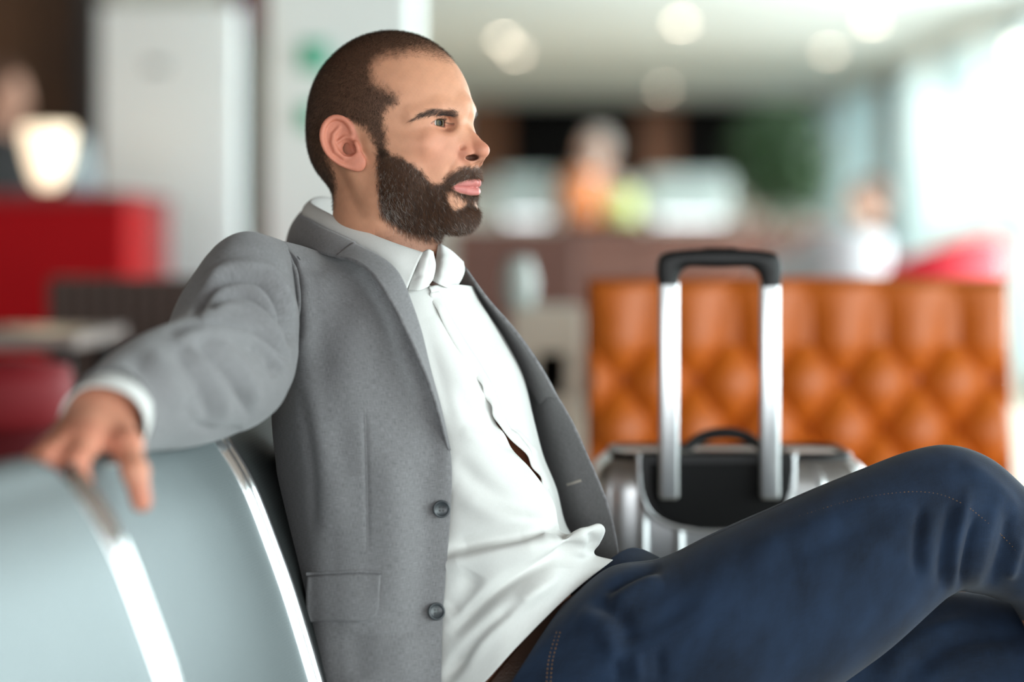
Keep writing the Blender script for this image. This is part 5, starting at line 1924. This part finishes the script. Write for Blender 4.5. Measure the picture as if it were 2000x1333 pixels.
# wavy edge of the lower front
_r = np.linspace(0, 1, 230)[:, None]; _c = np.linspace(0, 1, 110)[None]
_w = np.clip((_c - 0.85) / 0.15, 0, 1) ** 1.5 * np.clip((_r - 0.2) / 0.1, 0, 1) * np.clip((0.62 - _r) / 0.1, 0, 1)
shirt_G = shirt_G + np.array([0.35, -0.8, 0.4]) * (0.0040 * _w * np.sin(_r * 62 + 2 * np.sin(_r * 21)))[..., None]

shirt = tag(empty('shirt'), None)
COL.objects.unlink(shirt); link(shirt, man)
cloth('shirt_front', shirt_G, cotton, shirt, thick=0.0009, offset=1)

far_ctrl = NU([
    [(836, 560, 2.663), (860, 556, 2.675), (895, 556, 2.71), (925, 560, 2.78), (900, 560, 2.88)],
    [(856, 612, 2.650), (885, 608, 2.668), (918, 606, 2.71), (950, 612, 2.78), (930, 612, 2.88)],
    [(884, 668, 2.644), (918, 662, 2.668), (950, 658, 2.715), (985, 662, 2.79), (965, 662, 2.89)],
    [(938, 748, 2.640), (965, 738, 2.668), (995, 730, 2.715), (1022, 735, 2.79), (1000, 735, 2.90)],
    [(968, 812, 2.640), (992, 808, 2.668), (1018, 805, 2.715), (1040, 808, 2.79), (1015, 808, 2.90)],
    [(990, 850, 2.650), (1012, 850, 2.680), (1034, 850, 2.72), (1050, 850, 2.79), (1020, 850, 2.90)],
    [(1034, 898, 2.662), (1044, 896, 2.690), (1054, 895, 2.73), (1062, 895, 2.79), (1035, 895, 2.90)],
    [(1068, 960, 2.690), (1076, 958, 2.71), (1082, 956, 2.74), (1086, 955, 2.79), (1060, 955, 2.90)],
    [(1088, 1035, 2.70), (1096, 1035, 2.72), (1104, 1035, 2.75), (1110, 1035, 2.79), (1090, 1035, 2.90)],
    [(1130, 1110, 2.70), (1145, 1105, 2.72), (1160, 1100, 2.75), (1170, 1095, 2.79), (1150, 1095, 2.90)],
])
farG = grid_surf(far_ctrl, 150, 50)
farG, _ = folds(farG, [([(905, 600), (950, 690), (985, 760)], -2, 7), ([(925, 590), (965, 660), (1005, 740)], 2.5, 8), ([(1000, 840), (1025, 870), (1045, 890)], 3, 6)])
_r = np.linspace(0, 1, 150)[:, None]; _c = np.linspace(0, 1, 50)[None]
farG = farG + np.array([0.6, -0.6, 0.1]) * (0.0030 * np.clip(1 - _c / 0.16, 0, 1) * np.sin(_r * 46 + 3 * np.sin(_r * 17)))[..., None]
cloth('shirt_front', farG, cotton, shirt, thick=0.0009, offset=-1, flip=True)
# placket band on the far front
_P = farG[:, 0]; _Q = farG[:, 9]
_Gp = np.stack([_P * (1 - t) + _Q * t for t in (0, 0.33, 0.66, 1)], 1)
_Gp = _Gp + np.array([-0.25, -0.95, 0.1]) * 0.0016
cloth('placket', _Gp[4:120], cotton, shirt, thick=0.0012, offset=-1, flip=True)
for _x, _y in ((872, 655), (948, 770)):
    pass

# shirt collar: stand and two leaves
cl_top = np.array([(760, 452, 2.875), (690, 405, 2.885), (640, 386, 2.86), (612, 388, 2.825), (608, 398, 2.79), (643, 418, 2.735), (686, 441, 2.70), (740, 464, 2.672), (783, 480, 2.658), (826, 494, 2.652)], float)
cl_bot = np.array([(740, 500, 2.90), (660, 470, 2.91), (600, 440, 2.88), (588, 436, 2.835), (592, 436, 2.79), (626, 456, 2.730), (664, 474, 2.690), (716, 505, 2.655), (758, 538, 2.636), (793, 569, 2.632)], float)
_T, _B = crom(NU(cl_top), 90), crom(NU(cl_bot), 90)
_rows = []
for t in np.linspace(0, 1, 14):
    bulge = math.sin(math.pi * min(1, t * 1.2)) * 0.004
    nrm = np.cross(np.gradient((_T + _B) / 2, axis=0), _B - _T)
    nrm /= np.linalg.norm(nrm, axis=1, keepdims=True)
    if nrm[60][1] > 0:
        nrm = -nrm
    _rows.append(_T * (1 - t) + _B * t + nrm * bulge)
# inner stand, rolled over the top
_in = [_T + np.array([0, 0, -0.001]) + (np.array(U(745, 440, 2.765)) - _T) * s + np.array([0, 0, dz]) for s, dz in ((0.16, -0.030), (0.11, -0.014), (0.06, -0.004), (0.02, 0.0))]
_Gc = np.stack(_in + _rows)
cloth('collar', _Gc, cotton, shirt, thick=0.0012, offset=0)
# crumpled end of the collar stand with its buttonhole
_ct = grid_surf(NU([[(822, 496, 2.656), (836, 488, 2.652), (846, 492, 2.655)], [(812, 520, 2.648), (834, 515, 2.640), (850, 518, 2.652)], [(803, 545, 2.642), (826, 545, 2.636), (846, 540, 2.652)], [(797, 567, 2.640), (818, 568, 2.640), (836, 560, 2.655)]]), 30, 26)
_ct, _ = folds(_ct, [([(826, 500), (818, 540)], .9, 4), ([(838, 500), (834, 545)], -1.0, 3), ([(845, 510), (840, 550)], 1.0, 3), ([(806, 545), (840, 530)], -.7, 3)])
cloth('collar_stand', _ct, cotton, shirt, thick=0.0012, offset=0)
_fl = grid_surf(NU([[(856, 478, 2.705), (866, 480, 2.700), (884, 492, 2.715), (905, 512, 2.745)], [(852, 505, 2.690), (868, 506, 2.682), (888, 514, 2.695), (907, 528, 2.735)], [(847, 530, 2.680), (864, 532, 2.672), (884, 538, 2.685), (902, 544, 2.728)], [(842, 548, 2.675), (858, 556, 2.668), (872, 562, 2.678), (888, 568, 2.72)]]), 36, 36)
_fl, _ = folds(_fl, [([(862, 500), (880, 530)], .8, 6), ([(850, 540), (890, 560)], -.9, 5)])
cloth('collar_leaf', _fl, cotton, shirt, thick=0.0012, offset=0)
_fs = grid_surf(NU([[(856, 478, 2.71), (862, 476, 2.74), (855, 470, 2.80), (800, 455, 2.87)], [(848, 520, 2.70), (858, 516, 2.74), (850, 510, 2.80), (800, 500, 2.88)]]), 10, 30)
cloth('collar_stand', _fs, cotton, shirt, thick=0.0012, offset=0)
# cuff at the near wrist
_cu = loft_tube([(150, 770, 292, 838, 2.165), (134, 792, 288, 846, 2.14), (118, 812, 284, 852, 2.118)], [0.037, 0.037, 0.036], 14, 64)
cloth('cuff', _cu, cotton, shirt, close_c=True, thick=0.002, offset=0)

# ------------------------------------------------------------------ blazer
jacket = empty('blazer')
COL.objects.unlink(jacket); link(jacket, man)
jn = NU([
    [(704, 500, 2.668), (668, 498, 2.668), (628, 492, 2.665), (582, 478, 2.650), (540, 470, 2.632), (520, 480, 2.68), (600, 470, 2.84), (720, 480, 2.93), (860, 520, 2.97), (940, 570, 2.94)],
    [(742, 528, 2.638), (692, 532, 2.625), (645, 528, 2.618), (606, 516, 2.612), (572, 508, 2.612), (540, 520, 2.67), (590, 540, 2.83), (720, 545, 2.94), (880, 570, 2.99), (965, 625, 2.95)],
    [(786, 590, 2.616), (730, 596, 2.600), (680, 598, 2.594), (630, 596, 2.592), (585, 590, 2.602), (550, 600, 2.68), (580, 620, 2.82), (720, 620, 2.94), (890, 640, 3.00), (985, 680, 2.95)],
    [(822, 680, 2.604), (760, 686, 2.590), (697, 689, 2.581), (635, 691, 2.582), (575, 692, 2.602), (535, 700, 2.69), (575, 715, 2.81), (720, 720, 2.93), (900, 735, 3.00), (1005, 745, 2.95)],
    [(853, 790, 2.600), (785, 793, 2.586), (712, 797, 2.576), (642, 800, 2.578), (577, 803, 2.602), (530, 810, 2.70), (580, 820, 2.80), (720, 820, 2.92), (910, 830, 2.99), (1025, 830, 2.95)],
    [(879, 895, 2.600), (806, 900, 2.584), (728, 905, 2.573), (652, 908, 2.576), (589, 912, 2.602), (540, 920, 2.70), (595, 920, 2.80), (730, 920, 2.90), (920, 930, 2.98), (1045, 930, 2.95)],
    [(880, 1005, 2.599), (810, 1010, 2.582), (732, 1013, 2.570), (657, 1016, 2.574), (596, 1020, 2.600), (550, 1030, 2.70), (610, 1030, 2.80), (745, 1030, 2.90), (930, 1040, 2.97), (1065, 1040, 2.95)],
    [(871, 1125, 2.594), (804, 1130, 2.576), (730, 1135, 2.565), (660, 1138, 2.569), (601, 1142, 2.596), (560, 1150, 2.70), (630, 1140, 2.80), (765, 1140, 2.89), (940, 1150, 2.96), (1085, 1140, 2.95)],
    [(864, 1235, 2.584), (800, 1240, 2.566), (730, 1245, 2.556), (662, 1248, 2.562), (606, 1252, 2.592), (570, 1260, 2.70), (650, 1240, 2.80), (780, 1240, 2.88), (950, 1250, 2.95), (1100, 1230, 2.95)],
    [(862, 1340, 2.574), (800, 1345, 2.556), (733, 1350, 2.546), (668, 1352, 2.554), (613, 1355, 2.588), (585, 1360, 2.70), (670, 1330, 2.80), (800, 1330, 2.87), (960, 1330, 2.94), (1110, 1310, 2.95)],
    [(866, 1450, 2.566), (805, 1455, 2.548), (740, 1460, 2.538), (680, 1462, 2.548), (626, 1465, 2.584), (605, 1465, 2.70), (700, 1420, 2.80), (820, 1410, 2.86), (970, 1400, 2.92), (1115, 1380, 2.94)],
])
jG = grid_surf(jn, 220, 260)
jG, _ = folds(jG, [
    ([(800, 600), (845, 760), (868, 850), (872, 960)], 3.0, 12), ([(770, 640), (820, 780), (845, 900)], -2.0, 18),
    ([(700, 525), (745, 575), (790, 670), (840, 790)], -5.0, 15), ([(690, 540), (640, 640), (620, 760)], -3.0, 26), ([(720, 600), (690, 720), (700, 820)], 2.5, 30),
    ([(600, 720), (640, 900), (650, 1050)], 3.5, 24), ([(585, 760), (608, 900), (614, 1040)], -3.0, 10),
    ([(760, 880), (770, 980), (775, 1080), (770, 1200)], 4.0, 26), ([(712, 800), (716, 940), (718, 1080)], -1.1, 4),
    ([(820, 900), (835, 1000), (830, 1120), (815, 1250)], -3.5, 20), ([(790, 1240), (790, 1340)], 3, 24),
    ([(690, 1230), (700, 1330)], -3, 24), ([(590, 560), (600, 640), (585, 700)], 2.5, 10),
    ([(660, 820), (670, 940)], -2.0, 18), ([(560, 500), (600, 520), (640, 530)], -2.0, 10),
], sign=None)
front = cloth('jacket_body', jG, wool, jacket, thick=0.003, offset=-1)
S_j = Surf(jG[:, :110])

# sleeve, near arm laid along the seat tops
sl = [(540, 470, 556, 690, 2.630, -0.005), (502, 461, 540, 722, 2.610, -0.01), (464, 459, 538, 752, 2.590, -0.015), (424, 488, 532, 786, 2.562, -0.02), (392, 540, 514, 816, 2.525, -0.015), (366, 604, 486, 836, 2.475, -0.01), (318, 640, 448, 846, 2.405, 0),
      (266, 664, 402, 852, 2.33, 0), (216, 694, 352, 850, 2.26, 0), (176, 734, 316, 848, 2.20, 0), (138, 780, 291, 845, 2.15, 0)]
sG = loft_tube(sl, [0.024, 0.036, 0.046, 0.055, 0.062, 0.065, 0.064, 0.059, 0.053, 0.047, 0.042], 240, 200)
sG, _ = folds(sG, [
    ([(384, 611), (418, 568), (461, 549), (499, 554), (533, 587), (562, 640), (571, 669)], -10, 7), ([(395, 590), (432, 541), (480, 529), (518, 538), (552, 586), (568, 630)], 7, 9),
    ([(398, 600), (430, 577), (475, 566), (510, 580), (540, 615), (560, 655)], 5, 6), ([(408, 611), (456, 584), (499, 594), (538, 632), (566, 676)], -8, 6.5),
    ([(390, 622), (450, 604), (496, 614), (534, 652), (562, 690)], 5.5, 8), ([(336, 652), (408, 637), (480, 647), (528, 671), (562, 707)], -7, 7),
    ([(340, 668), (410, 654), (478, 664), (522, 690), (556, 725)], 5.5, 9), ([(480, 672), (523, 700), (540, 738)], -6, 7),
    ([(380, 668), (410, 698), (442, 730), (470, 775), (482, 812)], -4.2, 7), ([(402, 664), (442, 692), (480, 735), (502, 790)], 3.8, 9),
    ([(342, 684), (374, 728), (398, 772), (408, 825)], -3.6, 8), ([(362, 680), (396, 720), (428, 765), (442, 818)], 3.2, 9), ([(358, 815), (374, 790), (394, 768)], -2.5, 7),
    ([(372, 826), (422, 842), (475, 836)], -3, 7),
    ([(290, 690), (330, 740), (345, 800)], 3, 14), ([(255, 700), (295, 750), (308, 810)], -2.5, 12), ([(225, 725), (262, 775), (272, 822)], 2, 12),
    ([(420, 500), (470, 478), (520, 492), (555, 540)], 2.0, 12),
], True)
cloth('sleeve', sG, wool, jacket, close_c=True, thick=0.0025, offset=0)

# far sleeve: upper arm down, forearm forward on the far side
fsl = [(830, 560, 930, 660, 2.97), (840, 640, 950, 720, 3.00), (850, 760, 960, 800, 3.04), (850, 870, 960, 900, 3.07), (870, 960, 950, 1020, 3.05), (980, 1000, 990, 1080, 2.99), (1060, 1040, 1060, 1110, 2.93)]
fG = loft_tube(fsl, [0.055, 0.07, 0.068, 0.062, 0.06, 0.055, 0.05], 70, 48)
cloth('sleeve', fG, wool, jacket, close_c=True, thick=0.0025, offset=0)

# far front: facing seen from inside, lining beside the shirt
kn = NU([
    [(850, 520, 2.90), (885, 520, 2.86), (897, 518, 2.80), (906, 522, 2.77)],
    [(890, 590, 2.93), (925, 588, 2.88), (940, 580, 2.81), (952, 584, 2.77)],
    [(930, 655, 2.95), (965, 655, 2.89), (985, 645, 2.82), (1003, 642, 2.77)],
    [(965, 720, 2.96), (1000, 718, 2.90), (1025, 708, 2.83), (1048, 704, 2.77)],
    [(990, 790, 2.96), (1025, 790, 2.90), (1058, 780, 2.83), (1088, 772, 2.77)],
    [(1010, 860, 2.96), (1040, 860, 2.90), (1085, 850, 2.83), (1122, 840, 2.77)],
    [(1030, 930, 2.95), (1058, 930, 2.89), (1108, 920, 2.82), (1152, 905, 2.765)],
    [(1055, 990, 2.94), (1082, 992, 2.88), (1135, 985, 2.81), (1180, 972, 2.76)],
    [(1075, 1045, 2.93), (1105, 1050, 2.87), (1155, 1048, 2.81), (1200, 1042, 2.76)],
    [(1090, 1110, 2.92), (1120, 1120, 2.86), (1165, 1115, 2.81), (1206, 1100, 2.765)],
    [(1100, 1200, 2.92), (1130, 1210, 2.86), (1165, 1205, 2.81), (1195, 1190, 2.77)],
])
kG = grid_surf(kn, 150, 60)
kG, _ = folds(kG, [([(1060, 760), (1110, 900), (1150, 1040)], 3, 18), ([(1090, 780), (1140, 920), (1185, 1040)], -2, 12)])
cloth('jacket_front', kG[:, 24:], wool, jacket, thick=0.003, offset=0)
cloth('lining', kG[:, :26], lining_mat, jacket, thick=0.0015, offset=0)
S_k = Surf(kG)
# far lapel rolled along the edge
_lp = grid_surf(NU([
    [(880, 520, 2.84), (896, 514, 2.785), (910, 526, 2.755)],
    [(925, 588, 2.85), (938, 576, 2.785), (955, 588, 2.75)],
    [(968, 655, 2.85), (986, 640, 2.785), (1006, 648, 2.75)],
    [(1010, 720, 2.84), (1030, 704, 2.785), (1050, 710, 2.755)],
    [(1055, 790, 2.82), (1072, 776, 2.785), (1089, 778, 2.765)]]), 60, 20)
cloth('lapel', _lp, wool, jacket, thick=0.003, offset=0)

# near lapel with its rolled edge standing off the chest
lp_in = np.array([(690, 476, 2.652), (735, 499, 2.625), (765, 521, 2.610), (784, 547, 2.600), (802, 592, 2.590), (821, 649, 2.584), (840, 727, 2.580), (860, 800, 2.586), (878, 880, 2.5965)], float)
lp_out = np.array([(656, 503, 2.630), (690, 510, 2.606), (720, 529, 2.588), (746, 562, 2.571), (772, 606, 2.561), (791, 643, 2.557), (819, 703, 2.556), (846, 775, 2.569), (874, 878, 2.5955)], float)
_A, _B = crom(NU(lp_in), 110), crom(NU(lp_out), 110)
_rows = []
for t in np.linspace(-0.25, 1, 16):
    if t < 0:
        _rows.append(_A + np.array([-0.2, 1, -0.1]) * (-t) * 0.05 * np.linspace(1, 0.02, 110)[:, None])
    else:
        lift = math.sin(math.pi * t ** 0.8) * 0.0035 * np.linspace(1, 0.0, 110)[:, None]
        _rows.append(_A * (1 - t) + _B * t + np.array([0.1, -1, 0.15]) * lift)
_G = np.stack(_rows)
cloth('lapel', _G, wool, jacket, thick=0.0035, offset=0)

# collar
ct = np.array([(770, 470, 2.93), (690, 425, 2.93), (620, 405, 2.90), (594, 413, 2.85), (591, 420, 2.80), (606, 430, 2.755), (630, 445, 2.715), (662, 460, 2.685), (695, 476, 2.660)], float)
cb = np.array([(760, 520, 2.96), (670, 490, 2.96), (590, 474, 2.93), (565, 474, 2.86), (564, 478, 2.79), (580, 482, 2.735), (606, 488, 2.690), (632, 498, 2.652), (660, 505, 2.632)], float)
_T, _B = crom(NU(ct), 100), crom(NU(cb), 100)
_rows = []
nrm = np.cross(np.gradient((_T + _B) / 2, axis=0), _B - _T)
nrm /= np.linalg.norm(nrm, axis=1, keepdims=True)
if nrm[70][1] > 0:
    nrm = -nrm
for t in np.linspace(-0.3, 1, 16):
    if t < 0:
        _rows.append(_T + np.array([0, 0, 1]) * t * 0.06 - nrm * 0.005)
    else:
        _rows.append(_T * (1 - t) + _B * t + nrm * (math.sin(math.pi * t) * 0.003 + 0.001))
cloth('collar', np.stack(_rows), wool, jacket, thick=0.0035, offset=0)

# armhole seam, dart, pocket flap, buttons, buttonhole
P, N = S_j.line([(566, 506), (574, 522), (580, 540), (585, 590), (581, 632), (575, 672)], 40)
strip_along('armhole_seam', P, N, 0.005, wool, jacket, 0.0004, 0.0016)
P, N = S_j.line([(712, 800), (716, 940), (718, 1080)], 30)
strip_along('dart_seam', P, N, 0.0016, wool, jacket, -0.0002, 0.0003)
_fx = [(604, 1127), (650, 1124), (700, 1122), (744, 1124)]
_fy = [(604, 1214), (650, 1212), (690, 1214), (722, 1212), (738, 1196)]
_ra = resample(crom(_fx, 40), 30); _rb = resample(crom([(604, 1215), (650, 1213), (695, 1215), (728, 1208), (740, 1188)], 40), 30)
_g = []
for t in np.linspace(0, 1, 20):
    row = []
    for (x0, y0), (x1, y1) in zip(_ra, _rb):
        p, nn = S_j.at(x0 * (1 - t) + x1 * t, y0 * (1 - t) + y1 * t)
        row.append(p + nn * (0.0020 + 0.0022 * math.sin(math.pi * min(t * 1.05, 1)) * 0.8))
    _g.append(row)
_g = np.array(_g)
for _ in range(3):
    _g[1:-1, 1:-1] = (_g[:-2, 1:-1] + _g[2:, 1:-1] + _g[1:-1, :-2] + _g[1:-1, 2:]) / 4
flap = cloth('pocket_flap', _g, wool, jacket, thick=0.0028, offset=0)
P, N = S_j.line([(600, 1122), (650, 1119), (700, 1117), (746, 1119)], 30)
strip_along('pocket_welt', P, N, 0.0035, wool, jacket, 0.0006, 0.0008)


def suit_button(x, y, surf, r=0.0095):
    p, nn = surf.at(x, y)
    nn = Vector(nn)
    rot = nn.to_track_quat('Z', 'Y').to_matrix().to_4x4()
    M = Matrix.Translation(Vector(p) + nn * 0.0035) @ rot
    bm = bmesh.new()
    prof = [(0.0, 0.0018), (0.0062, 0.0018), (0.0068, 0.0022), (0.0078, 0.0034), (0.0088, 0.0034), (0.0095, 0.0026), (0.0095, 0.0006), (0.0086, 0.0)]
    n = 36
    rings = []
    for (rr, z) in prof:
        if rr == 0:
            rings.append([bm.verts.new((0, 0, z))] * n)
        else:
            rings.append([bm.verts.new((rr * r / 0.0095 * math.cos(2 * math.pi * k / n), rr * r / 0.0095 * math.sin(2 * math.pi * k / n), z)) for k in range(n)])
    for i in range(len(prof) - 1):
        for k in range(n):
            f = [rings[i][k], rings[i + 1][k], rings[i + 1][(k + 1) % n], rings[i][(k + 1) % n]]
            bm.faces.new(list(dict.fromkeys(f)))
    bm.faces.new(rings[-1])
    bmesh.ops.transform(bm, matrix=M, verts=bm.verts)
    b = bm_obj('button', bm, button_mat, jacket, True)
    for hx in (-1, 1):
        for hy in (-1, 1):
            h = bmesh.new()
            bmesh.ops.create_cone(h, cap_ends=True, segments=10, radius1=0.0011, radius2=0.0011, depth=0.0006, matrix=M @ Matrix.Translation((hx * 0.0017, hy * 0.0017, 0.0019)))
            o = bm_obj('buttonhole', h, lining_mat, b)
    return b


suit_button(861, 994, S_j)
suit_button(850, 1196, S_j)
P, N = S_k.line([(1110, 947), (1138, 938)], 8)
strip_along('buttonhole', P, N, 0.0032, pale_thread, jacket, 0.0012, 0.0010)

# ------------------------------------------------------------------ jeans and belt
jeans = empty('jeans')
COL.objects.unlink(jeans); link(jeans, man)
lg = [(1105, 1178, 900, 1500, 2.630), (1190, 1112, 1010, 1520, 2.625), (1300, 1092, 1140, 1500, 2.625), (1400, 1046, 1290, 1470, 2.630), (1500, 1001, 1430, 1430, 2.640), (1600, 956, 1565, 1375, 2.650),
      (1700, 915, 1690, 1292, 2.660), (1790, 882, 1785, 1210, 2.672), (1858, 872, 1842, 1160, 2.680), (1922, 892, 1866, 1152, 2.690), (1976, 934, 1894, 1154, 2.70), (2030, 990, 1936, 1164, 2.712),
      (2090, 1070, 1985, 1190, 2.73), (2150, 1190, 2030, 1290, 2.755), (2205, 1420, 2075, 1500, 2.79)]
lG = loft_tube(lg, [0.085, 0.092, 0.092, 0.092, 0.088, 0.084, 0.078, 0.072, 0.068, 0.064, 0.061, 0.059, 0.057, 0.055, 0.048], 260, 150)
lG, _ = folds(lG, [
    ([(1838, 1152), (1842, 1080), (1858, 985)], -3.6, 9), ([(1858, 1152), (1864, 1070), (1890, 965)], 3.4, 7), ([(1876, 1150), (1890, 1070), (1905, 1010)], -4, 6),
    ([(1905, 1145), (1925, 1050), (1950, 965)], 2.6, 10), ([(1935, 1140), (1960, 1060), (1970, 1000)], -3, 8), ([(1810, 1130), (1815, 1040), (1832, 1000)], 2.0, 10),
    ([(1790, 1120), (1792, 1050), (1800, 990)], -3.5, 8), ([(1970, 1130), (1990, 1050)], 4, 9),
    ([(1060, 1290), (1240, 1240), (1360, 1170)], -2.5, 12), ([(1180, 1160), (1230, 1130), (1290, 1110)], -5, 9), ([(1190, 1190), (1230, 1160), (1290, 1130)], 5, 12),
    ([(1130, 1200), (1180, 1230), (1200, 1290)], 4, 14), ([(1160, 1180), (1210, 1200), (1235, 1260)], -4, 12),
    ([(1450, 1080), (1600, 1020), (1740, 970)], 1.8, 16), ([(1500, 1110), (1620, 1060), (1760, 1010)], -1.6, 16), ([(1880, 905), (1950, 960), (1990, 1020)], 2.5, 12),
    ([(1200, 1290), (1215, 1333)], -3, 8), ([(1240, 1280), (1250, 1333)], 3, 8), ([(1285, 1270), (1290, 1330)], -2.5, 8),
], True)
cloth('trouser_leg', lG, denim, jeans, close_c=True, thick=0.002, offset=0)
S_l = Surf(lG)
fl_ = [(1130, 1120, 1060, 1480, 2.80), (1235, 1076, 1180, 1480, 2.80), (1310, 1105, 1300, 1500, 2.80), (1450, 1150, 1440, 1500, 2.81), (1600, 1170, 1590, 1500, 2.82), (1750, 1168, 1740, 1490, 2.82), (1890, 1158, 1875, 1475, 2.82),
       (2040, 1185, 1990, 1460, 2.82), (2150, 1240, 2050, 1465, 2.82), (2215, 1350, 2075, 1500, 2.82), (2240, 1500, 2080, 1570, 2.82), (2250, 1800, 2080, 1800, 2.82), (2240, 2050, 2110, 2050, 2.82)]
fL = loft_tube(fl_, [0.09, 0.1, 0.1, 0.095, 0.09, 0.085, 0.08, 0.076, 0.072, 0.068, 0.064, 0.058, 0.05], 170, 90)
fL, _ = folds(fL, [([(1720, 1330), (1790, 1250), (1900, 1215)], 4, 12), ([(1760, 1333), (1850, 1260), (1990, 1240)], -4, 12), ([(1800, 1333), (1900, 1290), (2000, 1280)], 4, 12)], True)
cloth('trouser_leg', fL, denim, jeans, close_c=True, thick=0.002, offset=0)
# seat of the trousers (hips)
hp = loft_tube([(900, 1250, 820, 1560, 2.74), (1000, 1200, 960, 1560, 2.74), (1110, 1190, 1100, 1560, 2.73), (1230, 1180, 1230, 1540, 2.73)], [0.15, 0.16, 0.15, 0.10], 40, 60)
cloth('trouser_seat', hp, denim, jeans, close_c=True, thick=0.002, offset=0)
# waistband of the far side, showing over the near thigh
_wb = grid_surf(NU([[(1112, 1176, 2.645), (1150, 1135, 2.66), (1195, 1092, 2.68), (1240, 1072, 2.71), (1300, 1097, 2.73)], [(1135, 1200, 2.63), (1170, 1160, 2.64), (1210, 1118, 2.66), (1250, 1100, 2.69), (1310, 1118, 2.72)], [(1150, 1240, 2.625), (1190, 1200, 2.635), (1230, 1155, 2.65), (1265, 1135, 2.68), (1320, 1140, 2.71)]]), 24, 60)
cloth('waistband', _wb, denim, jeans, thick=0.003, offset=0)

# belt
_bl = grid_surf(NU([[(1125, 1158, 2.640), (1080, 1195, 2.617), (1010, 1268, 2.590), (950, 1340, 2.575), (900, 1420, 2.57)], [(1122, 1178, 2.632), (1085, 1222, 2.606), (1042, 1290, 2.580), (1000, 1370, 2.566), (960, 1450, 2.56)]]), 10, 60)
belt = cloth('belt', _bl, belt_mat, man, thick=0.004, offset=0)

# stitching and pocket
stitch_line('outseam_stitching', S_l, [(1098, 1340), (1180, 1310), (1280, 1265), (1400, 1200)], blue_thread, jeans)
stitch_line('inseam_stitching', S_l, [(1560, 1010), (1680, 975), (1800, 962), (1880, 985), (1960, 1050), (1995, 1090)], thread_mat, jeans, 2.5, 2.0, 0.0003)
stitch_line('pocket_stitching', S_l, [(1095, 1235), (1080, 1290), (1075, 1345)], thread_mat, jeans)
stitch_line('pocket_stitching', S_l, [(1088, 1235), (1072, 1290), (1067, 1345)], thread_mat, jeans)
stitch_line('waistband_stitching', Surf(_wb), [(1150, 1136), (1195, 1095), (1240, 1077), (1296, 1099)], blue_thread, jeans, 3, 1.5, 0.0005)
